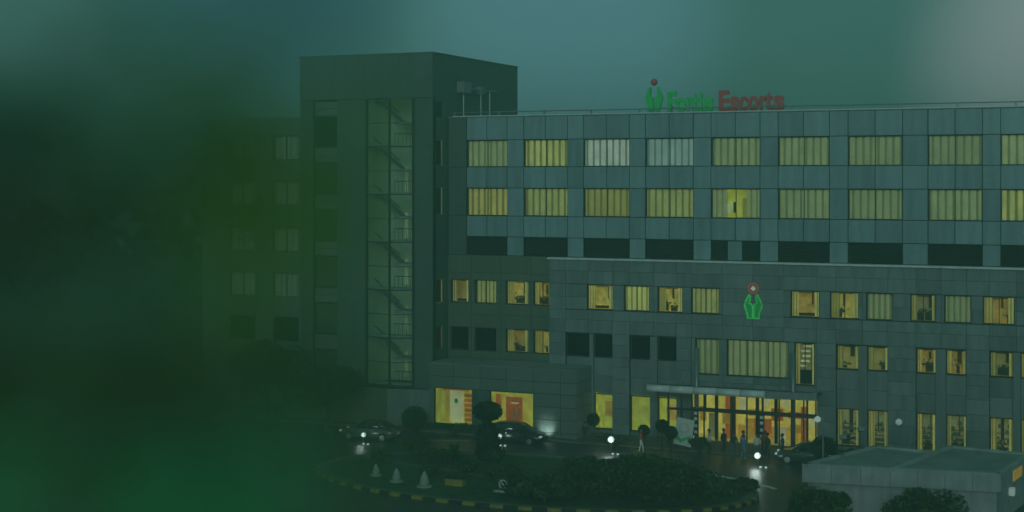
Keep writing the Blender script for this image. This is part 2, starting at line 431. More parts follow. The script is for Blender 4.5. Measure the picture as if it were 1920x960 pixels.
# a footpath of flagstones crossing the lawn
pth = empty('island_path'); tag(pth, kind='structure')
for i in range(26):
    u = i / 25; x = -18.2 + u * 22; y = -16.6 - 2.2 * math.sin(u * 2.6) - u * 1.3
    b = MB(); b.box(-.42, .42, -.35, .35, 0, .03); o = b.build('flagstone', 'paving', pth); o.location = (x, y, .162); o.rotation_euler = (0, 0, RND.uniform(-.1, .1))

# ------------------------------------------------------------------ main hospital building (heights measured from -1)
H = empty('hospital_building', (0, 0, -1))
tag(H, 'long grey panelled hospital block with lit curtained windows behind the entrance canopy', 'building')
WU = [(-18.77, -15.24), (-13.82, -10.13), (-8.8, -5.06), (-3.78, 0), (1.36, 5.08), (6.43, 10.18), (11.52, 15.35), (17.11, 20.79), (22.0, 25.6), (27.0, 30.6)]
Z1, Z2, ZL = (21.53, 23.67), (17.65, 19.86), (14.52, 16.0)
opU = [(a, b, z[0], z[1]) for a, b in WU for z in (Z1, Z2, ZL)]
XE = 33.0
corewall(H, -20.4, XE, 14.5, 25.5, opU, .06, .5)
xj = []
for a, b in WU: xj += [a, (a + b) / 2, b]
xjp = [-18.9] + xj[1:] + [XE]
zrows = [14.52, 16.0, 17.65, 19.86, 21.53, 23.67, 25.5]
_p = panel
def panel(*a_, **k_): k_.setdefault('gap', .055); return _p(*a_, **k_)
for i in range(6):
    z0, z1 = zrows[i], zrows[i + 1]
    for k in range(len(WU)):
        a, b = WU[k]; nx = WU[k + 1][0] if k + 1 < len(WU) else XE
        if i in (1, 3, 5):
            m = (a + b) / 2; panel(H, a, m, z0, z1, 0, 'clad'); panel(H, m, b, z0, z1, 0, 'clad')
        if nx - b > 1.9:
            mm = b + .8; panel(H, b, mm, z0, z1, 0, 'clad'); panel(H, mm, nx, z0, z1, 0, 'clad')
        else: panel(H, b, nx, z0, z1, 0, 'clad')
for (z0, z1) in ((14.5, 17.65), (17.65, 21.53), (21.53, 25.5)): panel(H, -20.4, -18.8, z0, z1, .0, 'tower_wall')
styles1 = ['cur_dim', 'cur_yel', 'cur_pale', 'cur_cool', 'cur_dim', 'cur_dim', 'cur_dim', 'cur_dim', 'cur_dim', 'cur_dim']
styles2 = ['cur_warm', 'cur_yel', 'cur_warm', 'cur_yel', 'open', 'cur_dim', 'cur_dim', 'cur_dim', 'cur_yel', 'cur_yel']
for k, (a, b) in enumerate(WU):
    window(H, a, b, Z1[0], Z1[1], 0, styles1[k])
    if styles2[k] != 'open': window(H, a, b, Z2[0], Z2[1], 0, styles2[k])
    else:   # curtains drawn back round the middle: a lit room with a doorway and a screen
        w = window(H, a, b, Z2[0], Z2[1], 0, 'cur_dim')
        for ch in list(w.children):
            if ch.name.startswith('curtain') or ch.name.startswith('interior'): bpy.data.objects.remove(ch)
        folds(a, a + 1.15, Z2[0], Z2[1], .38, .42, .35).build('curtain', ['cur_dim', 'cur_dim_s'], w)
        folds(b - 1.1, b, Z2[0], Z2[1], .38, .42, .35).build('curtain', ['cur_dim', 'cur_dim_s'], w)
        room(a, b, Z2[0], Z2[1], .33, 2.0, .6).build('interior', 'room_yel', w)
        MB().box(a + 1.9, a + 2.45, 1.9, 1.98, Z2[0], Z2[0] + 1.5).build('door', 'cur_warm_s', w)
        MB().box(a + .95, a + 1.3, .8, .86, Z2[0] + .35, Z2[0] + 1.1).build('monitor', 'cur_pale', w)
        MB().box(a + 1.4, a + 1.62, 1.2, 1.26, Z2[0] + .4, Z2[0] + 1.2).build('screen', 'louvre', w)
    # louvred service-floor opening
    lv = MB(); z0, z1 = ZL; n = 11
    for j in range(n):
        zz = z0 + .05 + (z1 - z0 - .1) * j / n
        lv.quad([(a + .05, .30, zz), (b - .05, .30, zz), (b - .05, .18, zz + .06), (a + .05, .18, zz + .06)])
    l = lv.build('louvre', 'louvre', H)
    MB().box(a, b, .40, .44, z0, z1).build('louvre_back', 'darkroom', l)
    if k == 4: MB().box(a + 1.3, a + 2.35, .02, .16, z0 + .03, z1 - .05).build('access_panel', 'clad', l)
panel = _p
# roof edge, slab and body
MB().box(-20.4, XE, -.05, 16, 25.5, 25.56).build('roof', 'roof', H)
MB().box(-20.4, XE, 2.8, 16, 14.5, 25.5 - .01).build('upper_body', 'darkroom', H)
for i in range(11):
    x0 = -20.0 + i * 4.8; MB().box(x0, x0 + 4.78, -.07, .22, 25.562, 25.62).build('coping', 'alu', H)
# cornice ledge
for i in range(12):
    x0 = -11.5 + i * 3.7; MB().box(x0, min(x0 + 3.68, XE), -.82, .05, 14.36, 14.5).build('cornice', 'alu', H)
# lower block
YL = -.6
row3 = [(-8.3, -6.2), (-5.3, -3.3), (-2.62, -.68), (0.0, 2.14), (7.48, 9.57), (10.34, 12.39), (12.9, 14.78), (15.98, 17.74), (18.3, 20.11), (20.89, 22.99), (23.9, 25.9), (26.6, 28.6)]
z3 = (10.55, 12.47)
bays = [(-10.07, -6.23, -8.09, -7.79), (-4.86, -1.15, -3.22, -2.68), (10.76, 14.44, 12.39, 12.95), (16.36, 19.79, 17.74, 18.39), (21.31, 24.8, 22.88, 23.34), (26, 29.6, 27.6, 28.1)]
BZ0, BZ1 = 1.1, 8.7
op3 = [(a, b) + z3 for a, b in row3]
opB = [(a, b, BZ0, BZ1) for a, b, _, _ in bays]
ENT = (0.0, 9.4, 1.0, 8.75)
XL0 = -11.4
xjl = [XL0, -10.07, -8.2, -6.23, -4.86, -2.95, -1.15, .05, 2.4, 4.7, 7.0, 9.4, 10.76, 12.67, 14.44, 16.36, 18.1, 19.79, 21.31, 23.1, 24.8, 26.0, 27.8, 29.6, XE]
zjl = [0.6, 1.9, 3.1, 4.25, 5.3, 6.25, 7.0, 7.9, 8.75, 9.75, 10.5, 11.5, 12.5, 13.5, 14.36]
corewall(H, XL0, XE, .6, 14.36, op3 + opB + [ENT], YL + .06, -.1)
MB().box(XL0, XE, -.1, 16, .6, 1.0).build('lower_body', 'darkroom', H)
MB().box(-20.4, XE, 4.1, 16, 1.0, 14.49).build('inner_body', 'darkroom', H)
cladding(H, xjl, zjl, op3 + opB + [ENT], YL, 'stone')
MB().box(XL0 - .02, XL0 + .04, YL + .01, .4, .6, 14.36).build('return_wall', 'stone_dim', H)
st3 = ['room_warm', 'cur_yel:.4', 'room_warm', 'cur_yel:.4', 'room_or', 'room_warm', 'cur_dim:.4', 'room_dim', 'cur_dim:.4', 'room_or', 'cur_dim', 'room_warm']
for k, (a, b) in enumerate(row3): window(H, a, b, z3[0], z3[1], YL, st3[k], 1 if k % 2 else 0)
b4 = ['dark', 'dark', 'room_dim2', 'room_or', 'room_dim2', 'room_or']
emit('room_dim2', (.9, .75, .18), .085, .4, 1.5)
bg_ = ['room_yel', 'room_yel', 'room_shop', 'room_shop', 'room_shop', 'room_shop']
YB = YL + .3
for k, (a, b, m0, m1) in enumerate(bays):
    for s, (p, q) in enumerate(((a, m0), (m1, b))):
        window(H, p, q, 6.9, 8.65, YB - .1, b4[k] if not (k >= 3 and s == 1) else ('room_or' if k == 3 else 'room_dim2'), 0)
        panel(H, p, q, 4.15, 5.5, YB - .05, 'stone'); panel(H, p, q, 5.5, 6.88, YB - .05, 'stone')
        g = window(H, p, q, 1.4, 4.1, YB - .1, bg_[k], 0)
        if k < 2:
            for ch in list(g.children):
                if ch.name.startswith(('curtain', 'furniture')): bpy.data.objects.remove(ch)
            if s == 1:
                MB().box(q - .85, q - .2, YB + .5, YB + .54, 2.4, 3.5).build('poster', 'board_or', g)
        else:
            f = MB()
            for j in range(5): f.box(p + .1, q - .1, YB + .62, YB + .7, 1.45 + j * .36, 1.52 + j * .36)
            for j in range(30):
                xx = RND.uniform(p + .1, q - .3); jj = min(RND.randint(0, 5), RND.randint(0, 5)); f.box(xx, xx + RND.uniform(.08, .3), YB + .50 + j * .003, YB + .6, 1.52 + jj * .36, 1.52 + jj * .36 + RND.uniform(.1, .28))
            f.build('shelf', 'shelfwood', g)
        panel(H, p, q, .6, 1.38, YB - .05, 'stone')
    MB().box(m0, m1, YL + .02, YB + .1, .6, 8.68).build('pier', 'stone', H)
    MB().box(a - .02, b + .02, YB + .35, YB + .4, 4.1, 6.9).build('spandrel_back', 'darkroom', H)
# tall curtained openings over the canopy
corewall(H, 0.0, 9.4, 4.9, 8.75, [(.3, 2.14, 6.02, 8.68), (2.71, 7.32, 6.02, 8.72), (7.75, 9.22, 5.6, 8.7)], YL + .12, -.1, 'wallcore')
cladding(H, [.02, 2.4, 4.75, 7.1, 9.4], [4.9, 5.5, 6.0], [(7.75, 9.22, 5.6, 8.7)], YL + .06, 'stone', th=.04)
for (a, b) in ((.02, .3), (2.14, 2.71), (7.32, 7.75), (9.22, 9.4)): panel(H, a, b, 6.0, 8.72, YL + .06, 'stone', th=.04)
window(H, .3, 2.14, 6.02, 8.68, YL + .1, 'cur_dim:.46', 0)
window(H, 2.71, 7.32, 6.02, 8.72, YL + .1, 'cur_dim:.5', 2)
wg = window(H, 7.75, 9.22, 5.6, 8.7, YL + .1, 'room_dim', 1)
for j in range(5):
    zz = 6.9 + j * .36; xx = RND.uniform(7.9, 8.3); MB().box(xx, xx + RND.uniform(.5, .8), .1, .15, zz, zz + .13).build('tube_light', 'board_cream', wg)
MB().box(7.9, 9.1, -.1, .0, 5.7, 6.7).build('cabinet', 'louvre', wg)
# ground floor entrance hall behind glass
eh = empty('entrance_front', (0, 0, 0), parent=H)
room(-.1, 9.4, 1.12, 4.7, -.35, 4.0, .0).build('interior', 'room_hall', eh)
fr = MB()
for x in (0.0, .95, 1.9, 3.0, 4.2, 5.4, 6.6, 7.5, 8.4, 9.28): fr.box(x, x + .09, -.62, -.5, 1.0, 4.88)
for z in (3.45, 4.75): fr.box(.0, 9.4, -.6, -.52, z, z + .12)
fr.build('mullion', 'frame', eh)
for x0, x1 in ((.09, .95), (1.04, 1.9), (1.99, 3.0), (3.09, 4.2), (4.29, 5.4), (5.49, 6.6), (6.69, 7.5), (7.59, 8.4), (8.49, 9.28)):
    MB().box(x0, x1, -.565, -.555, 1.05, 4.75).build('pane', 'pane', eh)
boards = [(2.2, 3.0, 1.1, 4.4, 'board_red', 1.0), (3.3, 3.9, 3.4, 4.3, 'board_cream', .8), (4.1, 5.2, 3.0, 3.5, 'board_or', .6), (4.3, 5.6, 1.6, 2.7, 'board_red', 1.4),
          (5.7, 6.6, 2.7, 3.6, 'board_red', .9), (6.0, 6.9, 1.2, 2.3, 'board_cream', .5), (6.9, 7.9, 2.9, 3.4, 'board_red', 1.1), (7.1, 8.2, 1.9, 2.5, 'board_or', .8),
          (.3, .8, 2.4, 3.5, 'board_or', .7), (1.0, 1.7, 1.2, 3.0, 'room_dim', .7), (8.0, 8.5, 1.2, 3.9, 'board_red', .5), (8.7, 9.1, 2.4, 3.6, 'board_cream', .6),
          (3.5, 4.2, 1.2, 2.6, 'board_or', 1.8), (2.1, 2.7, 2.3, 3.2, 'board_or', .5), (5.0, 5.5, 3.7, 4.4, 'board_cream', 1.0), (6.4, 7.0, 3.7, 4.4, 'board_cream', 1.2)]
for (x0, x1, z0, z1, m, d) in boards: MB().box(x0, x1, d, d + .06, z0, z1).build('board', m, eh)
cz = MB(); cz.box(3.0, 7.6, 1.5, 2.1, 1.12, 2.1); cz.build('counter', 'board_or', eh)
for x in (1.6, 2.9, 4.7, 6.1): MB().box(x, x + .22, .2, .42, 1.12, 4.7).build('column', 'louvre', eh)

# left part of the lower building, recessed, with two rows of windows
XS0, XS1 = -20.43, -11.42
l3 = [(-20.19, -18.63), (-18.07, -16.21), (-15.37, -13.45), (-13.0, -11.55)]
opl = [(a, b, 10.66, 12.54) for a, b in l3] + [(a, b, 6.88, 8.74) for a, b in l3]
corewall(H, XS0, XS1, .6, 14.5, opl, .06, .5)
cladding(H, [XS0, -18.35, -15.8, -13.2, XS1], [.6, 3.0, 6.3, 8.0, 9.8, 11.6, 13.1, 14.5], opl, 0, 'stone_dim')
for k, (a, b) in enumerate(l3):
    window(H, a, b, 10.66, 12.54, 0, ['room_or', 'cur_yel:.36', 'room_warm', 'room_or'][k], k % 2)
    window(H, a, b, 6.88, 8.74, 0, ['cur_cool:.5', 'dark', 'room_or', 'room_warm'][k] if k else 'dark', k % 2)

# ------------------------------------------------------------------ podium with two display windows
P = empty('shop_podium', (0, 0, -1))
tag(P, 'low panelled podium with two yellow display windows beside the stair tower', 'building')
YP = -3.9
opP = [(-19.75, -16.49, 1.55, 4.37), (-15.0, -11.38, 1.55, 4.36)]
xp = [-20.16, -18.08, -15.81, -13.58, -11.38, -9.17, -7.92]; zp = [.8, 1.5, 2.45, 3.4, 4.37, 5.27, 6.2]
corewall(P, -20.16, -7.95, .8, 6.19, opP, YP + .06, YP + .3)
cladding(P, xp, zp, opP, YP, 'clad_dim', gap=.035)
MB().box(-7.97, -7.93, YP + .3, -.66, .8, 6.18).build('side_wall', 'joint', P)
for i in range(6):
    for (y0, y1) in ((YP, -2.3), (-2.3, -.66)):
        b = MB(); b.box(-7.93, -7.9, y0 + .02, y1 - .02, zp[i] + .02, zp[i + 1] - .02); b.build('panel', 'stone', P)
MB().box(-20.2, -7.88, YP - .03, -.05, 6.2, 6.26).build('roof', 'roof', P)
MB().box(-20.16, -20.1, YP + .3, -.05, .8, 6.18).build('side_wall', 'joint', P)
for i, (a, b, z0, z1) in enumerate(opP):
    d = MB(); f = .06
    d.box(a, a + f, YP + .1, YP + .2, z0, z1); d.box(b - f, b, YP + .1, YP + .2, z0, z1); d.box(a + f, b - f, YP + .1, YP + .2, z1 - f, z1); d.box(a + f, b - f, YP + .1, YP + .2, z0, z0 + f)
    w = d.build('display_window', 'frame', P)
    MB().box(a + f, b - f, YP + .14, YP + .15, z0 + f, z1 - f).build('pane', 'pane', w)
    room(a, b, z0, z1, YP + .3, 1.2).build('interior', 'room_yel', w)
    yy = YP + 1.3
    if i == 0:
        MB().box(a + .3, a + .75, yy, yy + .05, z0, z1 - .2).build('board', 'board_or', w)
        MB().box(a + .8, a + 1.9, yy - .1, yy - .02, z0, z1 - .35).build('board', 'board_cream', w)
        for j in range(6): MB().box(a + 2.05, b - .35, yy - .1, yy, z0 + .1 + j * .38, z0 + .36 + j * .38).build('shelf', 'board_red', w)
        MB().box(a + .1, b - .9, yy - .05, yy, z1 - .35, z1 - .22).build('board', 'board_red', w)
        em = MB(); em.front([(a + 1.25, z0 + 1.5), (a + 1.45, z0 + 1.5), (a + 1.5, z0 + 1.75), (a + 1.35, z0 + 1.9), (a + 1.2, z0 + 1.75)], yy - .14, yy - .11); em.build('emblem', 'sign_green', w)
    else:
        MB().box(a + 1.15, a + 2.5, YP + .5, YP + .56, z0, z1 - .45).build('poster', 'board_red', w)
        MB().box(a + 1.6, a + 2.2, YP + .46, YP + .49, z1 - .95, z1 - .85).build('poster_mark', 'board_cream', w)
        for dx in (1.75, 2.1):
            q = MB(); q.front([(a + dx, z0 + .75), (a + dx + .2, z0 + .7), (a + dx + .17, z0 + 1.1), (a + dx + .25, z0 + 1.35), (a + dx + .1, z0 + 1.55), (a + dx + .05, z0 + 1.2)], YP + .46, YP + .49); q.build('poster_mark', 'cream', w)
        MB().box(a + .12, a + .55, YP + .9, YP + .95, z0 + .9, z1 - .35).build('board', 'board_red', w)
MB().box(-16.47, -15.02, YP - .01, YP + .05, 1.55, 4.34).build('pier_panel', 'tower_wall', P)

# ------------------------------------------------------------------ stair tower
T = empty('stair_tower', (0, 0, -1))
tag(T, 'tall blank stair tower with a glazed prow bay left of the hospital block', 'building')
YT = -2.7; TX0, TX1, TY1 = -32.57, -20.43, 14.2
sA, sB = (-31.36, -29.11, 4.0, 27.0), (-26.5, -22.17, 4.0, 27.0)
corewall(T, TX0, TX1, 4.0, 27.0, [sA, sB], YT + .06, YT + .5)
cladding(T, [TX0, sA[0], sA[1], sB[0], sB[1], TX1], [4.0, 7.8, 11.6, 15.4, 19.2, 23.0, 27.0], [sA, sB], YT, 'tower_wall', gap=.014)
MB().box(TX0, TX1 - .06, YT + .5, TY1, 27.0, 30.4).build('core', 'wallcore', T)
MB().box(TX0, TX0 + .3, YT + .5, TY1, 4, 27).build('side_wall', 'tower_wall', T)
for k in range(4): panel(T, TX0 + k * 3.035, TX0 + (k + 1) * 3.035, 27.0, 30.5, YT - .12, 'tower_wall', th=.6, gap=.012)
# right flank, with the narrow windows near the corner
flank = [(YT - .1, 1.5), (1.5, 5.7), (5.7, 10.0), (10.0, TY1)]
nw = [(12.56, 10.74), (8.88, 7.06), (19.88, 17.76), (23.69, 21.66), (26.74, 25.47)]
fz = [1.0, 4.0, 7.8, 11.6, 15.4, 19.2, 23.0, 27.0, 30.5]
for i in range(len(fz) - 1):
    for k, (y0, y1) in enumerate(flank):
        rs = [(y0, y1, fz[i], fz[i + 1])]
        if k == 0:
            for (zt, zb) in nw: rs = subtract(rs, (-2.38, -.98, zb, zt))
        for (a, b_, c_, d_) in rs:
            q = MB(); q.box(TX1 - .06, TX1, a + .007, b_ - .007, c_ + .007, d_ - .007); q.build('panel', 'tower_wall', T)
for (zt, zb) in nw:
    q = MB(); q.box(TX1 - .2, TX1 - .14, -2.38, -2.30, zb, zt); q.box(TX1 - .2, TX1 - .14, -1.06, -.98, zb, zt); q.box(TX1 - .2, TX1 - .14, -2.3, -1.06, zb, zb + .08); q.box(TX1 - .2, TX1 - .14, -2.3, -1.06, zt - .08, zt)
    w = q.build('narrow_window', 'frame', T)
    MB().box(TX1 - .18, TX1 - .17, -2.3, -1.06, zb + .08, zt - .08).build('pane', 'pane', w)
    lit = 'room_or' if zt < 9 else ('room_warm' if zt < 13 else ('stair_hot' if zt < 24 else 'darkroom'))
    MB().box(TX1 - .6, TX1 - .55, -2.5, 1.2, zb - .1, zt + .1).build('interior', lit, w)
MB().box(TX0 - .1, TX1 + .05, YT - .14, TY1 + .05, 30.5, 30.6).build('coping', 'tower_wall', T)
# left slot: alternating pale lit panes and dark spandrels
for j in range(6):
    z0 = 4.1 + j * 3.8
    fm = MB(); fm.box(sA[0], sA[1], YT + .22, YT + .3, z0, z0 + .12); fm.box(sA[0], sA[1], YT + .22, YT + .3, z0 + 2.5, z0 + 2.62); fm.box(sA[0], sA[0] + .08, YT + .2, YT + .3, z0 + .12, z0 + 2.5); fm.box(sA[1] - .08, sA[1], YT + .2, YT + .3, z0 + .12, z0 + 2.5)
    w = fm.build('window', 'frame', T)
    MB().box(sA[0] + .08, sA[1] - .08, YT + .25, YT + .26, z0 + .12, z0 + 2.5).build('pane', 'pane_dark', w)
    MB().box(sA[0] + .08, sA[1] - .08, YT + .40, YT + .42, z0 + .12, z0 + 2.5).build('blind', 'slot_lit' if j < 5 else 'darkroom', w)
    q = MB(); q.box(sA[0], sA[1], YT + .3, YT + .36, z0 + 2.64, z0 + 3.2); q.build('spandrel', 'clad_dim', T)
    q = MB(); q.box(sA[0], sA[1], YT + .3, YT + .36, z0 + 3.23, min(z0 + 3.78, 26.98)); q.build('spandrel', 'clad_dim', T)
# glazed prow: two leaning panes per floor meeting at a nose, stairs behind
NX, NY = -23.85, YT - .85
A, B = Vector((sB[0], YT + .1, 0)), Vector((sB[1], YT + .1, 0)); C3 = Vector((NX, NY, 0))
def bar(p, q, z0, z1, th, m, name, par):
    d = (q - p).normalized(); n = Vector((-d.y, d.x, 0)) * th
    return MB().prism([p - n, q - n, q + n, p + n], z0, z1).build(name, m, par)
zt = [4.1 + k * 1.9 for k in range(13)]
bay = empty('prow_bay', (0, 0, 0), parent=T)
for k, z in enumerate(zt[:12] + [26.9]):
    th = .10 if k % 2 == 0 else .05
    bar(A, C3, z, z + th, .05, 'frame', 'transom', bay); bar(C3, B, z, z + th, .05, 'frame', 'transom', bay)
    if z < 26:
        zn = zt[k + 1] if k < 11 else 26.9
        bar(A, C3, z + th, zn, .008, 'pane', 'pane', bay); bar(C3, B, z + th, zn, .008, 'pane', 'pane', bay)
for p, r in ((A, .09), (C3, .07), (B, .12)):
    MB().box(p.x - r, p.x + r, p.y - r, p.y + r, 4.0, 27.0).build('mullion', 'frame', bay)
MB().prism([A, C3, B, B + Vector((0, .4, 0)), A + Vector((0, .4, 0))], 27.0, 27.12).build('soffit', 'tower_wall', bay)
room(sB[0], sB[1], 4.0, 26.95, YT + .3, 3.6).build('interior', 'stair_lit', bay)
for k in range(6):
    z = 4.1 + k * 3.8
    MB().box(sB[0] + .02, sB[1] - .02, YT + .35, YT + 1.1, z, z + .18).build('landing', 'concrete', bay)
    MB().box(sB[0] + 2.0, sB[1] - .02, YT + 1.1, YT + 3.2, z + 1.9, z + 2.08).build('landing', 'concrete', bay)
    s = MB()
    for i in range(10):
        x = sB[0] + .1 + i * .24; s.box(x, x + .26, YT + 1.5, YT + 2.5, z + 3.6 - i * .19, z + 3.78 - i * .19)
    s.build('flight', 'concrete', bay)
    r = MB(); r.tube([(sB[0] + .1, YT + 1.3, z + 4.6), (sB[0] + 2.4, YT + 1.3, z + 2.8)], .04, 6); r.tube([(sB[0] + 2.4, YT + .5, z + 1.1), (sB[1] - .2, YT + .5, z + 1.1)], .035, 6)
    for i in range(6): r.tube([(sB[0] + 2.4 + i * .35, YT + .5, z + .1), (sB[0] + 2.4 + i * .35, YT + .5, z + 1.1)], .02, 5)
    r.build('handrail', 'frame', bay)
    if k < 5: MB().box(sB[0] + 1.75, sB[0] + 2.0, YT + 3.5, YT + 3.6, z + .2, z + 2.3).build('light_panel', 'stair_hot', bay)
    if k < 5: MB().box(sB[0] + 3.3, sB[0] + 4.1, YT + 3.5, YT + 3.6, z + .2, z + 2.2).build('door', 'stair_hot' if k in (1, 4) else 'room_dim2', bay)
# plinth with its own prow
pl = [(-34.0, YT - .2), (-24.0, YT - 1.1), (TX1 + .1, YT - .15), (TX1 + .1, 2), (-34, 2)]
MB().prism(pl, .8, 4.0).build('plinth', 'joint', T)
def slabs(p, q, n, zs, m):
    p, q = Vector(p + (0,)), Vector(q + (0,)); d = (q - p).normalized(); nn = Vector((d.y, -d.x, 0)) * .03
    for i in range(n):
        a = p + (q - p) * (i / n) + d * .012; b_ = p + (q - p) * ((i + 1) / n) - d * .012
        for k in range(len(zs) - 1): MB().prism([a + nn, b_ + nn, b_, a], zs[k] + .01, zs[k + 1] - .01).build('panel', m, T)
slabs(pl[0], pl[1], 5, [.8, 2.5, 4.0], 'stone_dim'); slabs(pl[1], pl[2], 2, [.8, 2.5, 4.0], 'stone')
# gear on the flank: loudspeaker-like box, pipes
g = empty('wall_equipment', (TX1, 5.5, 26.5)); tag(g, 'dark equipment box with pipes fixed high on the tower flank above the roof', 'equipment')
MB().box(.02, .7, -3.9, -2.5, .1, 1.0).build('housing', 'steel', g)
b = MB(); b.tube([(.35, -2.5, .5), (.35, 3.4, .55)], .08, 8); b.build('pipe', 'steel', g)
for y in (-3.2, .2, 2.0): b = MB(); b.tube([(.3, y, -1.8), (.3, y, .55)], .07, 8); b.build('downpipe', 'steel', g)
MB().box(.02, .5, -.2, .6, .2, .8).build('junction_box', 'steel', g)

# ------------------------------------------------------------------ side wing further left
Wg = empty('side_wing', (0, 0, -1)); tag(Wg, 'dim grey side wing with faintly glowing windows left of the stair tower', 'building')
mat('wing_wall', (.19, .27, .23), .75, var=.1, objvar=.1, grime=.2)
ww = [(-35.6 - 4.4 * k - 2.6, -35.6 - 4.4 * k) for k in range(2)]
opw = [(a, b, z, z + 2.1) for a, b in ww for z in (22.2, 18.3, 14.3, 10.4, 6.6)]
corewall(Wg, -45.5, TX0 - .02, .8, 25.8, opw, 2.06, 2.5)
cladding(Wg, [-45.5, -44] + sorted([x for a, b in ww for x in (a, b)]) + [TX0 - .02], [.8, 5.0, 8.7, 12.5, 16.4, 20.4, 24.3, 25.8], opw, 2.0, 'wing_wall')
MB().box(-45.5, TX0 - .02, 2.5, 16, .8, 25.75).build('body', 'darkroom', Wg); MB().box(-45.6, TX0 - .03, 1.95, 16, 25.8, 25.9).build('roof', 'roof', Wg)
for k, (a, b) in enumerate(ww):
    for j, z in enumerate((22.2, 18.3, 14.3, 10.4, 6.6)):
        window(Wg, a, b, z, z + 2.1, 2.0, 'cur_faint' if j < 4 else 'dark', 1, depth=.12)

# ------------------------------------------------------------------ roof railing
RR = empty('roof_railing', (0, .1, 24.6)); tag(RR, 'thin tubular safety railing along the hospital roof edge', 'railing')
rl = MB(); rl.tube([(-20.0, 0, .30), (XE, 0, .30)], .045, 6); rl.build('rail', 'steel', RR)
for i in range(14):
    x = -19.9 + i * 3.9; b = MB(); b.box(x - .06, x + .06, -.06, .06, .02, .34); b.build('post', 'steel', RR)

# ------------------------------------------------------------------ rooftop sign
SG = empty('rooftop_sign', (0, .7, 24.66)); tag(SG, 'large green and dark red lettering with figure emblem standing on the roof edge', 'sign')
def letter(ch, x, width, h, m, z=0.05, bold=.038):
    cu = bpy.data.curves.new('letter', 'FONT'); cu.body = ch; cu.size = 1; cu.extrude = .12; cu.offset = bold; cu.resolution_u = 4
    tmp = bpy.data.objects.new('tmp', cu); COL.objects.link(tmp)
    dg = bpy.context.evaluated_depsgraph_get(); me = bpy.data.meshes.new_from_object(tmp.evaluated_get(dg))
    bpy.data.objects.remove(tmp); bpy.data.curves.remove(cu)
    xs = [v.co.x for v in me.vertices]; x0, x1 = min(xs), max(xs)
    for v in me.vertices:
        v.co = Vector(((v.co.x - x0) / (x1 - x0) * width, -v.co.z * .8, v.co.y * h))
    me.materials.clear(); me.materials.append(MATS[m])
    o = link('letter', me, SG); o.location = (x, 0, z); return o
HS = 1.52 / .73
for ch, x, w in (('F', -2.25, .74), ('o', -1.58, .82), ('r', -.70, .46), ('t', -.28, .48), ('i', .29, .22), ('s', .60, .74)): letter(ch, x, w, HS, 'sign_green')
for ch, x, w in (('E', 1.78, .80), ('s', 2.62, .68), ('c', 3.32, .66), ('o', 4.0, .84), ('r', 4.88, .52), ('t', 5.30, .58), ('s', 5.94, .80)): letter(ch, x, w, HS, 'sign_red')
def figure(scale, outline=False):
    half = [(.05, 0), (.50, 0), (.46, .25), (.60, .68), (.72, 1.02), (.62, 1.34), (.45, 1.68), (.33, 1.92), (.22, 1.76), (.24, 1.46), (.32, 1.2), (.12, 1.12), (.05, .95)]
    return [[(x * scale, z * scale) for x, z in half], [(-x * scale, z * scale) for x, z in reversed(half)]]
for hp in figure(1.0):
    b = MB(); b.front(hp, -.12, .12); o = b.build('emblem_figure', 'sign_green', SG, fix=True); o.location = (-3.30, 0, .05)
b = MB(); b.lathe([(.02, -.27), (.16, -.22), (.26, -.08), (.26, .08), (.16, .22), (.02, .27)], 14); o = b.build('emblem_head', 'sign_red', SG, True); o.location = (-3.30, 0, 2.3)
fbm = MB()
for x in (-3.6, -3.0, -1.9, -.3, .7, 2.0, 3.4, 4.4, 5.6, 6.4): fbm.box(x - .04, x + .04, .14, .22, -.05, .5); fbm.box(x - .03, x + .03, .2, 1.2, -.05, .01)
fbm.box(-3.9, 6.8, .14, .2, .3, .36); fbm.build('support_frame', 'steel', SG)

# wall emblem (neon outline)
EM = empty('wall_emblem', (4.75, -.72, 9.35)); tag(EM, 'green neon figure emblem with red ring fixed on the stone wall above the entrance', 'sign')
for hp in figure(.92):
    b = MB(); pts = [(x, 0, z) for x, z in hp]; b.tube(pts + [pts[0]], .065, 6, cap=False); b.build('emblem_tube', 'neon_green', EM)
    b = MB(); b.front([(x * .95, z * .98 + .01) for x, z in hp], .02, .09); b.build('emblem_body', 'sign_green', EM, fix=True)
b = MB(); b.tube([(.36 * math.cos(t_), 0, 2.2 + .36 * math.sin(t_)) for t_ in [2 * math.pi * i / 16 for i in range(17)]], .085, 6, cap=False); b.build('emblem_ring', 'neon_red', EM)
b = MB(); b.front([(.2, 2.2), (0, 2.4), (-.2, 2.2), (0, 2.0)], -.03, .05); b.build('emblem_core', 'neon_core', EM, fix=True)

# ------------------------------------------------------------------ entrance canopy
K = empty('entrance_canopy', (0, 0, 0)); tag(K, 'metal entrance canopy with silver tube edge on slim posts', 'canopy')
for i in range(5):
    x0 = -2.45 + i * 1.76; b = MB(); b.tube([(x0, -3.5, 4.23), (x0 + 1.72, -3.5, 4.23)], .26, 14); b.build('edge_tube', 'alu', K, True)
b = MB(); b.tube([(-2.4, -3.5, 4.23), (6.3, -3.5, 4.23)], .22, 10); b.build('tube_core', 'frame', K)
b = MB(); b.front([(6.35, 3.95), (10.0, 4.0), (10.0, 4.62), (9.5, 4.5), (6.35, 4.46)], -3.55, -3.3); b.build('fascia', 'steel', K, fix=True)
for i in range(7):
    x0 = -2.3 + i * 1.74; MB().box(x0, x0 + 1.7, -3.3, -.75, 4.18, 4.21).build('roof_panel', 'pane_dark', K)
    MB().box(x0 - .03, x0 + .03, -3.3, -.72, 4.02, 4.17).build('rafter', 'steel', K)
MB().box(-1.0, 10.0, -3.4, -3.28, 2.72, 2.88).build('beam', 'frame', K)
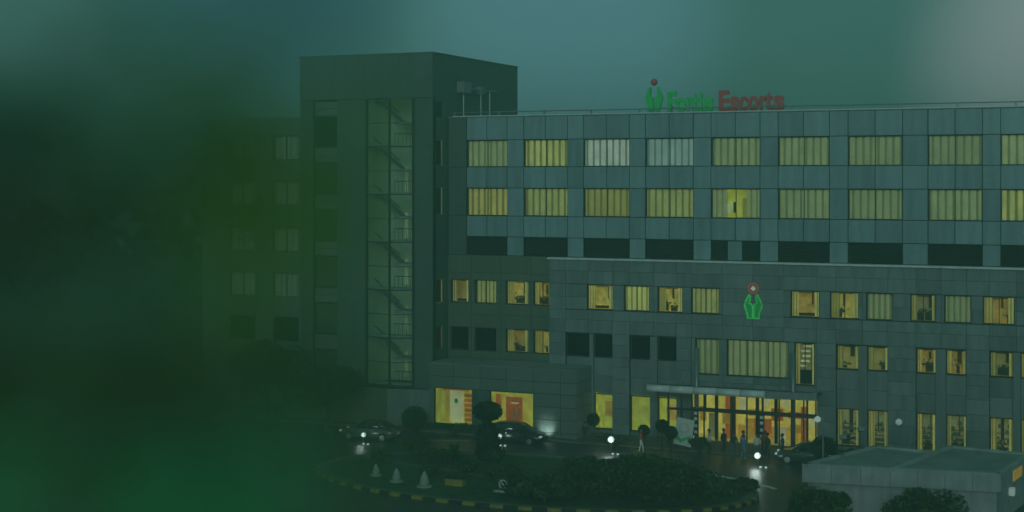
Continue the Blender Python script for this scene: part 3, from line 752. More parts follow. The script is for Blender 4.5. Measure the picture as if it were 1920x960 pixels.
for x in (-.9, .1, 1.9, 3.9, 6.1, 8.3, 9.3): MB().box(x - .06, x + .06, -3.4, -3.28, 2.88, 4.0).build('strut', 'frame', K)
for x in (-.9, .1, 6.1, 9.3): MB().box(x - .07, x + .07, -3.41, -3.27, .12, 2.72).build('post', 'frame', K)
for x in (.72, 7.9):
    b = MB(); b.tube([(x, -1.6, .12), (x, -1.6, 7.1)], .17, 12); b.build('pipe_column', 'steel', K, True)
    b = MB(); b.tube([(x, -1.6, 6.5), (x - .7, -3.4, 4.4)], .03, 6); b.build('tie_rod', 'steel', K)

# hanging info panels on the posts and a tilted placard
for x, y, lab in ((1.25, -3.6, 'narrow white and black notice panel hanging left of the entrance doors'), (6.1, -3.6, 'narrow white and black notice panel on the right canopy post')):
    s = empty('notice_panel', (x, y, 1.0)); tag(s, lab, 'sign')
    MB().box(-.2, .2, -.03, .03, 0, 1.9).build('board', 'black', s)
    for z in (.15, .6, 1.1, 1.5): MB().box(-.12, .12, -.05, -.03, z, z + .22).build('notice_mark', 'white', s)
    MB().box(-.02, .02, -.02, .02, -.9, 0).build('stand', 'frame', s)
pcd = empty('tilted_placard', (.55, -4.9, .1)); tag(pcd, 'large white tilted placard with round emblem left of the entrance', 'sign'); pcd.rotation_euler = (0, rad(9), 0)
MB().box(-.65, .65, -.04, .04, .35, 2.3).build('board', 'white', pcd)
b = MB()
for i in range(14):
    t0, t1 = 2 * math.pi * i / 14, 2 * math.pi * (i + 1) / 14
    b.front([(.38 * math.cos(t0), 1.65 + .38 * math.sin(t0)), (.38 * math.cos(t1), 1.65 + .38 * math.sin(t1)), (.28 * math.cos(t1), 1.65 + .28 * math.sin(t1)), (.28 * math.cos(t0), 1.65 + .28 * math.sin(t0))], -.07, -.045)
b.build('placard_ring', 'cream', pcd, fix=True)
b = MB(); b.front([(-.55, .75), (-.1, .55), (.5, 1.0), (.55, 1.2), (-.1, .8), (-.5, 1.0)], -.07, -.045); b.build('placard_swoosh', 'sign_green', pcd, fix=True)
for x in (-.45, .45): MB().box(x - .04, x + .04, .05, .1, -.1, 2.0).build('leg', 'frame', pcd)

# ------------------------------------------------------------------ cars
def loft(sections, m, name, par):
    b = MB(); k = len(sections[0]); n = len(b.v)
    for s in sections: b.v += s
    for i in range(len(sections) - 1):
        for j in range(k):
            j2 = (j + 1) % k; b.f.append((i * k + j, i * k + j2, (i + 1) * k + j2, (i + 1) * k + j)); b.m.append(0)
    b.f.append(tuple(range(k))); b.m.append(0); b.f.append(tuple((len(sections) - 1) * k + j for j in reversed(range(k)))); b.m.append(0)
    return b.build(name, m, par, True, True)
def car(name, loc, rz, paint, wagon, label):
    c = empty(name, loc, rz); tag(c, label, 'car')
    st = [(-2.28, .40, .62, .70), (-2.2, .30, .82, .80), (-1.9, .24, .93, .86), (-1.2, .2, .96, .89), (0, .19, .94, .90), (.85, .2, .92, .89), (1.5, .22, .84, .87), (2.0, .28, .74, .82), (2.22, .36, .62, .72), (2.3, .42, .54, .62)]
    if wagon: st[0] = (-2.2, .4, .9, .74); st[1] = (-2.12, .3, 1.0, .82)
    sec = []
    for x, zb, zt_, w in st:
        e = .09; sec.append([(x, -w + e, zb), (x, w - e, zb), (x, w, zb + e), (x, w, zt_ - e * 1.6), (x, w - e * 1.3, zt_), (x, -w + e * 1.3, zt_), (x, -w, zt_ - e * 1.6), (x, -w, zb + e)])
    loft(sec, paint, 'body', c)
    gh = [(-2.1, .94, .95, .76, .74), (-1.75, .94, 1.38, .76, .60), (-1.2, .94, 1.48, .77, .58), (-.2, .93, 1.50, .78, .58), (.35, .92, 1.44, .78, .58), (1.2, .88, .90, .76, .70)] if wagon else \
         [(-1.75, .93, .95, .74, .72), (-1.05, .93, 1.36, .76, .57), (-.6, .93, 1.43, .77, .56), (0, .93, 1.44, .78, .56), (.4, .92, 1.38, .78, .56), (1.25, .87, .89, .76, .70)]
    sg = [[(x, -w1, zb - .03), (x, w1, zb - .03), (x, w2, zt_ - .04), (x, w2 - .1, zt_), (x, -w2 + .1, zt_), (x, -w2, zt_ - .04)] for x, zb, zt_, w1, w2 in gh]
    loft(sg, 'car_glass', 'windows', c)
    # painted roof skin and pillars
    rs = [(x, zt_, w2) for x, zb, zt_, w1, w2 in gh[1:5]]
    loft([[(x, -w + .06, z + .0), (x, w - .06, z + .0), (x, w - .1, z + .025), (x, -w + .1, z + .025)] for x, z, w in rs], paint, 'roof', c)
    for s in (-1, 1):
        def gp(x):
            for i in range(len(gh) - 1):
                if gh[i][0] <= x <= gh[i + 1][0]:
                    u = (x - gh[i][0]) / (gh[i + 1][0] - gh[i][0]); return [gh[i][k] + (gh[i + 1][k] - gh[i][k]) * u for k in range(5)]
        for x in (-.95, -.02):
            g_ = gp(x); b = MB(); b.tube([(x, s * (g_[3] + .005), g_[1] - .02), (x - .04, s * (g_[4] + .005), g_[2] - .03)], .035, 6); b.build('pillar', paint, c)
        b = MB(); b.tube([(gh[5][0] - .05, s * .73, .9), (gh[4][0], s * (gh[4][4] + .0), gh[4][2] - .01)], .035, 6); b.build('pillar', paint, c)
        b = MB(); b.tube([(gh[0][0] + .05, s * .75, .95), (gh[1][0], s * gh[1][4], gh[1][2] - .01)], .05, 6); b.build('pillar', paint, c)
        for x in (-1.38, 1.38):
            w = MB(); w.v = []; 
            prof = [(.20, -.10), (.29, -.10), (.315, -.07), (.315, .07), (.29, .10), (.20, .10)]
            w.lathe(prof, 20); o = w.build('wheel', 'tyre', c, True); o.rotation_euler = (rad(90), 0, 0); o.location = (x, s * .82, .315)
            r = MB(); r.lathe([(.03, -.115), (.2, -.108), (.21, -.09), (.21, .09), (.2, .108), (.03, .115)], 16); r.build('rim', 'rim', o)
            sp = MB()
            for q in range(5):
                a_ = 2 * math.pi * q / 5; sp.tube([(.05 * math.cos(a_), .05 * math.sin(a_), 0), (.18 * math.cos(a_), .18 * math.sin(a_), 0)], .02, 5)
            a2 = MB(); a2.lathe([(.34, -.012), (.37, -.012), (.37, .012), (.34, .012)], 20); o2 = a2.build('wheel_arch', 'black', c); o2.rotation_euler = (rad(90), 0, 0); o2.location = (x, s * .885, .33)
        MB().box(-.6, -.45, s * .9 - .012, s * .9 + .012, .80, .83).build('door_handle', 'rim', c)
        MB().box(.35, .5, s * .9 - .012, s * .9 + .012, .80, .83).build('door_handle', 'rim', c)
        MB().box(.78, .93, s * .88 + (0 if s > 0 else -.16), s * .88 + (.16 if s > 0 else 0), .93, 1.05).build('mirror', paint, c)
        b = MB(); b.box(2.08, 2.235, s * .62 - .16, s * .62 + .16, .60, .71); b.build('headlight', 'lamp_soft', c)
        b = MB(); b.box(-2.285, -2.15, s * .66 - .1, s * .66 + .1, .66, .84); b.build('tail_light', 'red', c)
    MB().box(2.24, 2.32, -.4, .4, .38, .5).build('grille', 'black', c)
    MB().box(-2.31, -2.24, -.25, .25, .5, .62).build('number_plate', 'white', c)
    return c
car('parked_car', (-11.7, -6.2, .0), rad(-2), 'car_dark', True, 'dark estate car parked in front of the right yellow display window')
car('parked_car', (-22.4, -9.3, .0), rad(183), 'car_grey', False, 'grey saloon car parked at the foot of the stair tower')
car('parked_car', (9.9, -5.6, .0), rad(186), 'car_blue', False, 'dark saloon car waiting by the entrance canopy behind the low annex')

# ------------------------------------------------------------------ people
def person(loc, rz, top, legs, label, stride=.0, arm=.0, skirt=False):
    p = empty('person', loc, rz); tag(p, label, 'person')
    V, E_, R_ = [], [], []
    def v(x, y, z, r, par=None):
        V.append((x, y, z)); R_.append(r); i = len(V) - 1
        if par is not None: E_.append((par, i))
        return i
    pel = v(0, 0, .95, .145); wai = v(0, 0, 1.12, .13, pel); che = v(0, .01, 1.32, .16, wai); nk = v(0, 0, 1.48, .065, che)
    v(0, -.015, 1.56, .075, nk); hd = len(V) - 1; v(0, -.02, 1.66, .10, hd); v(0, -.01, 1.74, .065, hd + 1)
    for s in (-1, 1):
        hp = v(s * .09, 0, .88, .095, pel); kn = v(s * .1, -.04 + s * stride * .5, .49, .062, hp); an = v(s * .1, s * stride, .09, .045, kn); v(s * .105, s * stride - .13, .04, .038, an)
        sh = v(s * .19, 0, 1.40, .06, che); el = v(s * .25, .03, 1.12, .045, sh); wr = v(s * .24, -.06 - arm, .88 + arm * .8, .03, el); pm = v(s * .24, -.09 - arm, .80 + arm, .034, wr)
        for q, (dx, L) in enumerate(((-.028, .075), (-.009, .088), (.01, .082), (.028, .064))):
            k1 = v(s * .24, -.10 - arm + dx, .755 + arm, .010, pm); v(s * .235 - s * .012, -.105 - arm + dx, .755 + arm - L * .9, .008, k1)
        t1 = v(s * .22, -.13 - arm, .79 + arm, .011, pm); v(s * .21, -.15 - arm, .755 + arm, .009, t1)
    me = bpy.data.meshes.new('body'); me.from_pydata(V, E_, []); o = link('body', me, p)
    sk = o.modifiers.new('s', 'SKIN'); 
    for i, sv in enumerate(me.skin_vertices[0].data): sv.radius = (R_[i], R_[i]); sv.use_root = (i == 0)
    ss = o.modifiers.new('u', 'SUBSURF'); ss.levels = 1; ss.render_levels = 1
    dg = bpy.context.evaluated_depsgraph_get(); nm = bpy.data.meshes.new_from_object(o.evaluated_get(dg)); o.modifiers.clear(); o.data = nm
    nm.materials.clear()
    for k in ('skin', top, legs, 'black'): nm.materials.append(MATS[k])
    for f in nm.polygons:
        z = f.center.z; x = abs(f.center.x); f.use_smooth = True
        arms = x > .205
        f.material_index = 0 if (z > 1.46 or (arms and z < 1.05)) else (3 if z < .09 else (1 if (z > .95 or arms) else 2))
    h = MB(); h.lathe([(.10, 1.66), (.118, 1.70), (.11, 1.77), (.07, 1.815), (.01, 1.83)], 12, (0, .015)); h.build('hair', 'hair', p, True)
    fc_ = MB(); fc_.front([(-.02, 1.60), (.02, 1.60), (.008, 1.66), (-.008, 1.66)], -.145, -.1); fc_.build('nose', 'skin', p, fix=True)
    for s in (-1, 1):
        MB().box(s * .04 - .016, s * .04 + .016, -.125, -.10, 1.665, 1.682).build('eye', 'black', p)
        MB().box(s * .11 - .012, s * .11 + .012, -.02, .02, 1.62, 1.68).build('ear', 'skin', p)
    MB().box(-.03, .03, -.118, -.09, 1.56, 1.572).build('mouth', 'sign_red', p)
    if skirt:
        k = MB(); k.lathe([(.24, .45), (.2, .8), (.165, 1.1)], 14); k.build('kurta', top, p, True)
    return p
person((5.56, -6.6, 0), rad(170), 'cloth_blue', 'cloth_denim', 'person in a blue shirt and jeans standing before the entrance', .08)
person((6.2, -5.4, 0), rad(40), 'cloth_white', 'cloth_denim', 'person in a white shirt standing beside the person in blue', .06, .06)
person((6.9, -5.2, 0), rad(-30), 'cloth_dark', 'cloth_dark', 'person in all dark clothing under the right canopy post', .1)
person((-6.55, -5.6, 0), rad(20), 'cloth_dark', 'cloth_dark', 'person in dark clothing standing by the podium corner beside the ball topiary', .12)
person((-1.9, -6.6, 0), rad(120), 'cloth_red', 'cloth_white', 'person in a red top and white trousers walking past the topiary balls', .14)

person((4.6, -5.6, 0), rad(200), 'cloth_dark', 'cloth_denim', 'person in a dark top facing the lit doors left of the person in blue', .05)
person((2.7, -5.2, 0), rad(100), 'cloth_white', 'cloth_dark', 'person in a white shirt and dark trousers beside the planter near the placard', .12, .05)
person((7.9, -5.0, 0), rad(260), 'cloth_blue', 'cloth_dark', 'person in a blue top and dark trousers right of the canopy notice panel', .1)
person((5.1, -4.9, 0), rad(150), 'cloth_white', 'cloth_denim', 'person in a white shirt just behind the dark topped person at the doors', .05)
person((6.5, -4.3, 0), rad(10), 'cloth_red', 'cloth_dark', 'person in a red top half hidden behind the pair under the canopy', .07)
person((3.6, -4.6, 0), rad(60), 'cloth_dark', 'cloth_dark', 'person in dark clothing alone before the second entrance pane', .09)
# ------------------------------------------------------------------ vegetation
def leaves(b, c, r, n, size, mi=(0,), shell=.35, flat=1.0, rnd=RND):
    for _ in range(n):
        d = Vector((rnd.gauss(0, 1), rnd.gauss(0, 1), rnd.gauss(0, 1))).normalized()
        q = shell + (1 - shell) * rnd.random() ** .45
        p = Vector((c[0] + d.x * r[0] * q, c[1] + d.y * r[1] * q, c[2] + d.z * r[2] * q))
        s = size * rnd.uniform(.6, 1.4)
        nrm = (d + Vector((rnd.gauss(0, .6), rnd.gauss(0, .6), rnd.gauss(.3, .6)))).normalized()
        u = nrm.orthogonal().normalized(); w = nrm.cross(u); a = rnd.uniform(0, 6.28)
        u, w = u * math.cos(a) + w * math.sin(a), w * math.cos(a) - u * math.sin(a)
        b.quad([p - u * s, p + w * s * .45 * flat + nrm * s * .1, p + u * s, p - w * s * .45 * flat + nrm * s * .1], rnd.choice(mi))
def ball_topiary(loc, rad_, h, label, stem=True, name='topiary', cat='topiary', mats=('leaf_dark', 'leaf_mid')):
    t_ = empty(name, loc); tag(t_, label, cat)
    b = MB(); b.tube([(0, 0, 0), (.02, .01, h * .5), (0, 0, h)], [.09, .06, .05], 7); b.build('trunk', 'bark', t_)
    b = MB(); n = int(600 + 900 * rad_)
    leaves(b, (0, 0, h), (rad_, rad_, rad_ * .95), n, .10, (0, 0, 1), .6)
    leaves(b, (0, 0, h), (rad_ * .7,) * 3, n // 3, .13, (0,), .2)
    b.build('crown', list(mats), t_)
    return t_
def shrub(loc, r, n, label, size=.16, lobes=7, name='shrub', cat='shrub', mats=('leaf_dark', 'leaf_mid', 'leaf_lit'), mi=(0, 0, 1, 1, 2, 2)):
    t_ = empty(name, loc); tag(t_, label, cat); rn = random.Random(int(abs(loc[0] * 31 + loc[1] * 17)) + 3)
    b = MB()
    for k in range(6):
        a = rn.uniform(0, 6.28); b.tube([(0, 0, -.1), (math.cos(a) * r[0] * .3, math.sin(a) * r[1] * .3, r[2] * .6), (math.cos(a) * r[0] * .65, math.sin(a) * r[1] * .65, r[2] * 1.2)], [.09, .06, .025], 6)
    b.build('stem', 'bark', t_)
    b = MB()
    for k in range(lobes):
        a = 6.28 * k / lobes + rn.uniform(-.4, .4); q = rn.uniform(.3, .85) if k else 0
        c = (math.cos(a) * r[0] * q, math.sin(a) * r[1] * q, r[2] * rn.uniform(.7, 1.15) if k else r[2])
        s = rn.uniform(.3, .55); leaves(b, c, (r[0] * s, r[1] * s, r[2] * s * 1.1), n // lobes, size, mi, .3, rnd=rn)
    b.build('crown', list(mats), t_)
    return t_
ball_topiary((-20.6, -5.6, 0), 1.0, 1.15, 'low dark ball hedge at the left edge of the left display window')
ball_topiary((-6.0, -5.4, 0), .48, 1.95, 'single dark ball topiary in front of the podium corner')
ball_topiary((-1.95, -5.9, 0), .42, 1.5, 'leftmost small ball topiary left of the entrance')
ball_topiary((-.9, -4.9, 0), .48, 1.75, 'upper ball topiary of the pair beside the white placard')
ball_topiary((.0, -5.6, 0), .46, 1.45, 'lower ball topiary of the pair beside the white placard')
ball_topiary((11.0, -6.0, 0), .95, 1.1, 'dark round bush right of the waiting saloon car')
# clipped tree with a dense skirt in the middle of the island edge
ct = empty('clipped_tree', (-10.6, -14.0, .15)); tag(ct, 'dark tree with ball crown over a ragged leafy skirt before the estate car', 'tree')
b = MB(); b.tube([(0, 0, 0), (.03, 0, 1.8), (0, 0, 3.4)], [.14, .1, .07], 8); b.build('trunk', 'bark', ct)
b = MB(); leaves(b, (0, 0, 3.35), (1.05, 1.05, .7), 1800, .12, (0, 0, 1), .5); leaves(b, (0, 0, 1.4), (.85, .85, 1.4), 1700, .15, (0, 0, 1), .3); leaves(b, (.2, 0, .5), (1.1, 1.0, .6), 700, .15, (0, 1), .3)
b.build('crown', ['leaf_dark', 'leaf_mid'], ct)
dw = MB(); drn = random.Random(9)
for k in range(90):
    X_ = drn.uniform(-190, -62); Y_ = drn.uniform(25, 120); hh = drn.uniform(9, 17)
    leaves(dw, (X_, Y_, hh * .6), (4.5, 4.5, hh * .42), 130, 1.1, (0, 0, 1), .4, rnd=drn)
    dw.tube([(X_, Y_, 0), (X_, Y_, hh * .5)], [.3, .2], 5)
tag(dw.build('distant_wood', ['leaf_dark', 'leaf_mid']), kind='stuff')
# big spreading shrub on the right half of the island
shrub((3.6, -22.4, .1), (5.6, 3.4, 1.75), 13000, 'broad dark shrub mass filling the right half of the island', .15, 19)
shrub((-2.0, -24.0, .1), (2.9, 1.9, 1.0), 3800, 'medium shrub behind the round notice on the island', .16, 7)
shrub((-15.7, -14.6, .1), (1.2, 1.0, .85), 1500, 'low dome shrub near the left tip of the island', .12, 5)
shrub((-3.5, -14.0, .1), (1.2, 1.0, .5), 900, 'small low shrub near the white trail streak on the island', .12, 5)
shrub((-17.6, -5.0, .1), (2.2, .5, .5), 1500, 'low hedge under the left display window', .10, 6)
shrub((-4.4, -5.1, .1), (1.6, .5, .5), 1000, 'low planting under the yellow ground floor window left of the entrance', .10, 6)
shrub((14.8, -25.0, .0), (2.3, 1.8, 1.5), 4500, 'dark bush in front of the left end of the low annex', .14, 8)
shrub((20.4, -24.3, .0), (2.3, 1.8, 1.6), 4500, 'dark bush in front of the right end of the low annex', .14, 8)
shrub((1.9, -4.85, .1), (.9, .3, .7), 700, 'planter shrub beside the entrance doors', .10, 5)
shrub((13.2, -4.9, .1), (2.2, .6, .7), 1400, 'low hedge under the shop windows right of the canopy', .12, 7)
for x, y, rx, n_, lab in ((-13.2, -15.6, 1.3, 1700, 'dark bushy clump between the spiky rosettes at the back of the island'), (-9.9, -18.6, 1.2, 1400, 'dark low clump in the middle of the island bed behind the planter box'), (-6.8, -19.2, 1.5, 1700, 'dark low clump right of the planter box'), (-16.8, -17.6, .9, 1000, 'small dark clump left of the spiky rosettes'), (-5.2, -22.4, 1.3, 1500, 'dark clump just behind the round notice'), (-11.6, -20.9, .8, 900, 'small dark clump behind the largest cone'), (8.4, -17.0, 1.2, 1400, 'dark clump at the right tip of the island')):
    shrub((x, y, .1), (rx, rx * .8, .55), n_, lab, .12, 6)
# palms / spiky plants
def spiky(loc, L, n, label, mats=('leaf_mid', 'leaf_lit')):
    t_ = empty('spiky_plant', loc); tag(t_, label, 'plant'); rn = random.Random(int(loc[0] * 100))
    b = MB(); b.tube([(0, 0, 0), (0, 0, .45)], [.14, .1], 8); b.build('trunk', 'bark', t_)
    for k in range(n):
        a = 6.28 * k / n + rn.uniform(-.15, .15); el = rn.uniform(.5, 1.3); f = MB(); prev = None; M_ = 5
        d = Vector((math.cos(a), math.sin(a), 0)); sd = Vector((-d.y, d.x, 0)); l = L * rn.uniform(.8, 1.15)
        pts = []
        for i in range(M_ + 1):
            u = i / M_; p = d * (l * u * math.cos(el * .8) + .02) + Vector((0, 0, .45 + l * math.sin(el) * u - l * .55 * u * u)); w = .07 * (1 - u) ** .6 + .005
            pts.append((p - sd * w, p + sd * w))
        for i in range(M_): f.quad([pts[i][0], pts[i][1], pts[i + 1][1], pts[i + 1][0]])
        f.build('frond', mats[1] if k % 4 == 0 else mats[0], t_)
for x, y, l, n, lab in ((-14.2, -17.2, 1.5, 18, 'spiky rosette plant nearest the white cones on the island'), (-12.4, -16.4, 1.9, 22, 'largest spiky rosette plant in the middle of the island bed'), (-8.6, -16.6, 1.7, 20, 'spiky rosette plant right of the clipped tree'), (-13.0, -14.2, 1.6, 18, 'spiky rosette plant at the back of the island bed')):
    spiky((x, y, .15), l, n, lab)
# dark trees beside the tower foot
def tree(loc, h, r, n, label, size=.35):
    t_ = empty('tree', loc); tag(t_, label, 'tree'); rn = random.Random(int(abs(loc[0] * 7 + h * 13)))
    b = MB(); b.tube([(0, 0, -.2), (.1, .05, h * .35), (0, 0, h * .8)], [.28, .2, .06], 9); 
    for k in range(7):
        a = 6.28 * k / 7 + rn.uniform(-.3, .3); z = h * rn.uniform(.35, .6); b.tube([(.05, 0, z), (math.cos(a) * r * .4, math.sin(a) * r * .4, z + h * .14), (math.cos(a) * r * .8, math.sin(a) * r * .8, z + h * .22)], [.1, .06, .02], 6)
    b.build('trunk', 'bark', t_); b = MB()
    for k in range(11):
        a = rn.uniform(0, 6.28); q = rn.uniform(.1, .75); c = (math.cos(a) * r * q, math.sin(a) * r * q, h * rn.uniform(.5, .92)); s = rn.uniform(.35, .55)
        leaves(b, c, (r * s, r * s, r * s * .85), n // 11, size, (0, 0, 1), .3, rnd=rn)
    b.build('crown', ['leaf_dark', 'leaf_mid'], t_)
tree((-27.5, -7.0, 0), 4.6, 2.6, 2600, 'small dark tree at the foot of the stair tower', .22)
tree((-31.5, -9.5, 0), 6.5, 3.6, 3200, 'dark broad tree left of the stair tower foot', .26)

# ------------------------------------------------------------------ island furniture
for x, y, s, lab in ((-15.0, -22.0, .7, 'smallest pale pointed cone on the island lawn, leftmost of three'), (-12.85, -23.2, .8, 'middle pale pointed cone of the three on the island lawn'), (-10.5, -23.9, .9, 'largest pale pointed cone on the island lawn, beside the yellow planter box')):
    c = empty('garden_cone', (x, y, .16)); tag(c, lab, 'garden ornament')
    b = MB(); b.lathe([(.33 * s, .08), (.33 * s, .35 * s), (.27 * s, .65 * s), (.15 * s, .92 * s), (.02, 1.1 * s)], 16); b.build('cone', 'cone_stone', c, True)
    b = MB(); b.lathe([(.55 * s, 0), (.55 * s, .08), (.3 * s, .085)], 16); b.build('base', 'cone_stone', c)
pb = empty('planter_box', (-8.9, -22.7, .16)); tag(pb, 'rectangular planter box with yellow lower band and green top on the island', 'planter')
MB().box(-.62, .62, -.3, .3, 0, .42).build('box', 'kerb_yellow', pb); MB().box(-.6, .6, -.28, .28, .425, .5).build('soil', 'soil', pb)
b = MB(); leaves(b, (0, 0, .62), (.6, .3, .28), 500, .1, (0, 1), .2); b.build('planting', ['leaf_mid', 'leaf_lit'], pb)
rs_ = empty('round_notice', (-4.6, -25.0, .15)); tag(rs_, 'small round white ring notice with a diagonal bar low on the island', 'sign')
b = MB(); b.tube([(.24 * math.cos(q), 0, .85 + .24 * math.sin(q)) for q in [6.2832 * i / 20 for i in range(21)]], .035, 6, cap=False); b.tube([(-.16, 0, 1.01), (.16, 0, .69)], .03, 6); b.build('ring', 'white', rs_)
MB().box(-.34, .34, .04, .08, .5, 1.15).build('board', 'tower_wall', rs_); MB().box(-.03, .03, .08, .13, 0, .6).build('stake', 'frame', rs_)
b = MB()
for i in range(9):
    x = -.6 + i * .14; h_ = RND.uniform(.05, .1); b.box(x, x + .1, -.02, .0, .36, .36 + h_)
b.build('caption_mark', 'white', rs_); MB().box(-.65, .7, .0, .03, .28, .5).build('caption_board', 'tower_wall', rs_)
# garden spot lamps
for x, y, z, r, e, lab in ((-12.6, -7.45, .5, .27, 16, 'bright white garden lamp beside the estate car rear wheel'), (-3.9, -7.4, .85, .34, 40, 'bright white garden lamp on the drive left of the topiary balls'), (6.9, -8.0, .6, .32, 34, 'bright white garden lamp in front of the standing people'), (-22.1, -10.9, .5, .26, 12, 'pale garden lamp beside the grey saloon at the tower foot')):
    g = empty('garden_lamp', (x, y, 0)); tag(g, lab, 'lamp')
    b = MB(); b.lathe([(r * .15, -r), (r * .7, -r * .7), (r, 0), (r * .7, r * .7), (r * .1, r)], 16); o = b.build('globe', 'lamp_white', g, True); o.location = (0, 0, z + .1); o.scale = (.72, .72, .72)
    b = MB(); b.tube([(0, 0, 0), (0, 0, z - r * .8)], .05, 8); b.build('post', 'frame', g)
    for i, dx in enumerate((.18, .55)):
        q = MB(); q.lathe([(.02, 0), (.08, .01), (.08, .09), (.02, .1)], 10); o = q.build('flare_dot', 'lamp_white', g); o.location = (dx + .2, -.7, .02)  # two glowing dots added as the lamp's flare ghosts
    ld = bpy.data.lights.new('garden_light', 'POINT'); ld.energy = e * 1.4; ld.shadow_soft_size = r; ld.color = (.8, 1, .93); lo = bpy.data.objects.new('garden_light', ld); COL.objects.link(lo); lo.location = (0, -r - .25, z + .1); lo.parent = g
fl = empty('floodlight', (-10.3, -4.9, .12)); tag(fl, 'small floodlight washing the grey panels at the podium corner', 'lamp')
MB().box(-.18, .18, -.12, .1, .12, .4).build('housing', 'black', fl); MB().box(-.15, .15, .1, .115, .15, .37).build('lens', 'lamp_white', fl); MB().box(-.03, .03, -.03, .03, 0, .12).build('foot', 'frame', fl)
ld = bpy.data.lights.new('flood_beam', 'SPOT'); ld.energy = 60; ld.spot_size = rad(95); ld.spot_blend = .8; ld.color = (.75, 1, .95); lo = bpy.data.objects.new('flood_beam', ld); COL.objects.link(lo); lo.parent = fl; lo.location = (0, .16, .3); lo.rotation_euler = (rad(115), 0, 0)
# street lamps by the annex
for x, y, h_, lab in ((11.3, -7.6, 3.4, 'short street lamp with a pale head left of the low annex'), (16.5, -6.6, 3.4, 'short street lamp with a pale head behind the middle of the low annex')):
    g = empty('street_lamp', (x, y, 0)); tag(g, lab, 'lamp')
    b = MB(); b.tube([(0, 0, 0), (0, 0, h_ + .5)], [.07, .05], 8); b.build('pole', 'steel', g)
    b = MB(); b.tube([(0, 0, h_), (-.3, -.1, h_ + .05)], .035, 6); b.build('arm', 'steel', g)
    b = MB(); b.lathe([(.08, -.2), (.22, -.1), (.22, .08), (.05, .22)], 12); o = b.build('lamp_head', 'lamp_soft', g, True); o.location = (-.35, -.12, h_)

# ------------------------------------------------------------------ low annex in front right
AX = empty('low_annex', (0, 0, 0)); tag(AX, 'flat roofed pale concrete annex with panelled fascia at bottom right', 'building')
ZA = 2.95
pa = [(13.0, -21.75), (17.9, -21.05), (19.6, -14.5), (15.8, -13.92)]
pb_ = [(17.9, -21.05), (23.85, -20.15), (25.0, -12.9), (20.1, -12.07)]
MB().prism([(13.25, -21.4), (23.6, -19.85), (24.6, -13.2), (16.0, -14.2)], 0, ZA - .95).build('wall', 'concrete', AX)
for p in (pa, pb_): MB().prism(p, ZA - .18, ZA - .06).build('roof', 'roof', AX)
def edge(p, q, name, z0, z1, th, m, n):
    p, q = Vector(p + (0,)), Vector(q + (0,)); d = (q - p).normalized(); nn = Vector((d.y, -d.x, 0))
    for i in range(n):
        a = p + (q - p) * (i / n) + d * .01; b_ = p + (q - p) * ((i + 1) / n) - d * .01
        MB().prism([a + nn * .03, b_ + nn * .03, b_ - nn * th, a - nn * th], z0, z1).build(name, m, AX)
def face_panels(p, q, n):
    edge(p, q, 'fascia_panel', ZA - 1.0, ZA - .1, .12, 'concrete', n)
    edge(p, q, 'parapet', ZA - .09, ZA + .06, .30, 'concrete', n)
face_panels((13.0, -21.75), (17.9, -21.05), 3); face_panels((17.9, -21.05), (23.85, -20.15), 4)
face_panels((15.8, -13.92), (13.0, -21.75), 4); face_panels((23.85, -20.15), (25.0, -12.9), 3)
edge((20.1, -12.07), (17.9, -21.05), 'parapet', ZA - .09, ZA + .07, .30, 'concrete', 4)
face_panels((25.0, -12.9), (20.1, -12.07), 2); face_panels((19.6, -14.5), (15.8, -13.92), 2)
MB().box(24.05, 24.35, -17.2, -16.6, 1.2, 1.6).build('wall_light', 'lamp_soft', AX)
b = MB(); b.prism([(24.26, -17.5), (24.36, -17.5), (24.66, -15.2), (24.56, -15.2)], ZA - .85, ZA - .25); b.build('side_sign', 'board_or', AX)
for x, y, hh, lab in ((14.6, -18.2, 1.1, 'small twin floodlight on a stand at the annex roof edge, nearer one'), (15.2, -15.6, 1.2, 'small twin floodlight on a stand at the annex roof edge, further one')):
    g = empty('roof_floodlight', (x, y, ZA - .06)); tag(g, lab, 'lamp')
    b = MB(); b.tube([(0, 0, 0), (0, 0, hh)], .03, 6)
    for s in (-.25, .25): b.tube([(0, 0, .4), (s, -.1, 0)], .022, 5)
    b.build('stand', 'frame', g)
    o = MB().box(-.2, .2, -.1, .08, 0, .26).build('lamp_head', 'steel', g); o.location = (.08, 0, hh); o.rotation_euler = (rad(-25), 0, .5)

# ------------------------------------------------------------------ tree crown added close to the camera as an out-of-focus green veil
near_rnd = random.Random(5)
def near(d, x, y):     # a place at d metres in front of the camera position
    return CAM + FW * d + RT * (d * (x - 960) / 2800) + Vector((0, 0, d * (335 - y) / 2800))
base = near(3.4, -420, 335); base.z = 0
NT = empty('veil_tree', base); tag(NT, 'added leafy tree crown close to the camera, a blurred green veil over the left of the view', 'tree')
L = lambda d, x, y: near(d, x, y) - base
b = MB(); top = L(3.4, -330, 380)
b.tube([(0, 0, -.3), (.1, .1, 8), (-.1, 0, 15), tuple(top - Vector((0, 0, .8))), tuple(top + Vector((0, 0, .4)))], [.34, .27, .19, .09, .04], 10)
for (d, x, y) in ((3.2, 120, 400), (3.6, 330, 350), (3.4, 60, 720), (3.5, 360, 760), (3.7, 260, 60), (3.3, 40, 930), (3.6, 650, 10)):
    e = L(d, x, y); s_ = top + Vector((0, 0, (e.z - top.z) * .6 - .25)); b.tube([tuple(s_), tuple(s_.lerp(e, .5) + Vector((0, 0, .03))), tuple(e)], [.03, .018, .006], 6)
b.build('trunk', 'bark', NT)
crown = MB(); glow_tufts = MB()
def sm(a, b, t): t = max(0, min(1, (t - a) / (b - a))); return t * t * (3 - 2 * t)
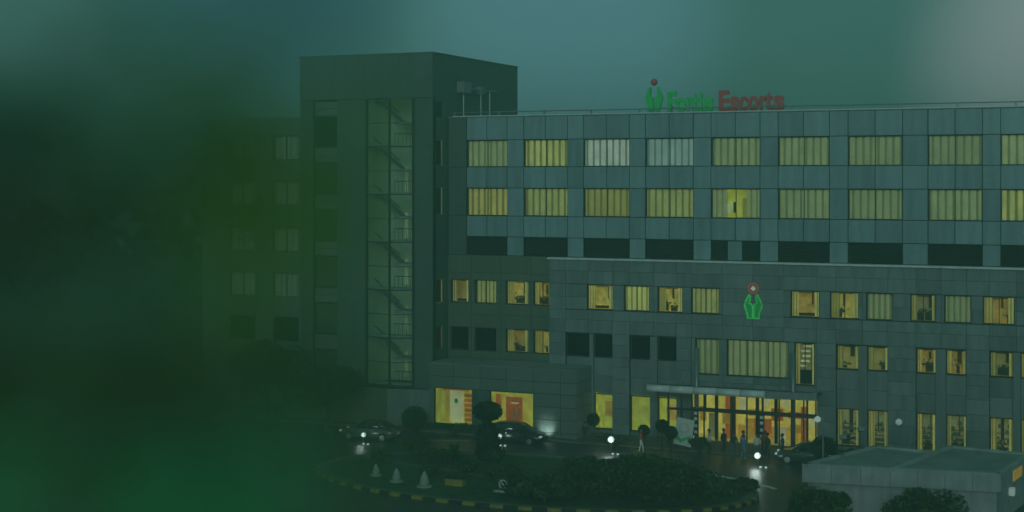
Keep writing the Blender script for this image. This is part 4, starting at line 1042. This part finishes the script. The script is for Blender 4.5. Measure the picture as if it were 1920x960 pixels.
def spread(x, y):      # leaf cover and tint by zone, shaped into the veil's dark and bright bands
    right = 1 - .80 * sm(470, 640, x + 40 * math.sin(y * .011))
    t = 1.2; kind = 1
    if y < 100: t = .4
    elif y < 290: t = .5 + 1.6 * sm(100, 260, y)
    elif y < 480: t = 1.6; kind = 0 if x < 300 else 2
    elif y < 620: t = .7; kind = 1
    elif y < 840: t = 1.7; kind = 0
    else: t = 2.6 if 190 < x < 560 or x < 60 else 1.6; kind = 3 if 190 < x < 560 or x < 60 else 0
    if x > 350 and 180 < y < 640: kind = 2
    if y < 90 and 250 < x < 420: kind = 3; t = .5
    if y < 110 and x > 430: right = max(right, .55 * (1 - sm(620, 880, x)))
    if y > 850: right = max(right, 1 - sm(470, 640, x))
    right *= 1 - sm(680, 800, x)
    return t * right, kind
d0 = 3.4; step = 20
for yy in range(-60, 1020, step):
    for xx in range(-260, 900, step):
        t_, kd = spread(xx, yy)
        n_ = t_ * .62; n_ = int(n_) + (near_rnd.random() < n_ - int(n_))
        for _ in range(n_):
            g = near_rnd.gauss
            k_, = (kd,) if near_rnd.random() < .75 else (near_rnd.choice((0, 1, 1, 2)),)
            p = L(d0 + g(0, .025), xx + near_rnd.uniform(-.8, 1.8) * step, yy + near_rnd.uniform(-.8, 1.8) * step)
            s_ = .05 * near_rnd.uniform(.7, 1.3); nrm = Vector((g(.2, .8), g(-.7, .7), g(.5, .8))).normalized(); u = nrm.orthogonal().normalized(); w = nrm.cross(u); a = near_rnd.uniform(0, 6.28)
            u, w = u * math.cos(a) + w * math.sin(a), w * math.cos(a) - u * math.sin(a)
            (glow_tufts if k_ == 3 else crown).quad([p - u * s_, p - u * s_ * .3 + w * s_ * .34, p + u * s_ * .5 + w * s_ * .22, p + u * s_, p + u * s_ * .5 - w * s_ * .22, p - u * s_ * .3 - w * s_ * .34], 0 if k_ == 3 else k_)
crown.build('crown', ['leaf_veil_dark', 'leaf_veil', 'leaf_olive'], NT)
tag(glow_tufts.build('glow_leaves', ['leaf_glow', 'leaf_veil'], NT), 'leaves coloured bright green as a painted glow at the bottom and top of the crown')  # green glow put into the leaf colour

# ------------------------------------------------------------------ haze
hz = MB(); hz.box(-255, 295, -215, 235, -1.5, 31.0)
me = hz.mesh('haze', 'white'); me.materials.clear()
hm = bpy.data.materials.new('haze'); hm.use_nodes = True; t = hm.node_tree; t.nodes.remove(t.nodes['Principled BSDF'])
pvn = N(t, 'ShaderNodeVolumePrincipled'); pvn.inputs['Color'].default_value = (.55, .92, .74, 1); pvn.inputs['Density'].default_value = .0039; pvn.inputs['Anisotropy'].default_value = .2
t.links.new(pvn.outputs[0], t.nodes['Material Output'].inputs['Volume']); me.materials.append(hm)
tag(link('haze', me), kind='stuff')
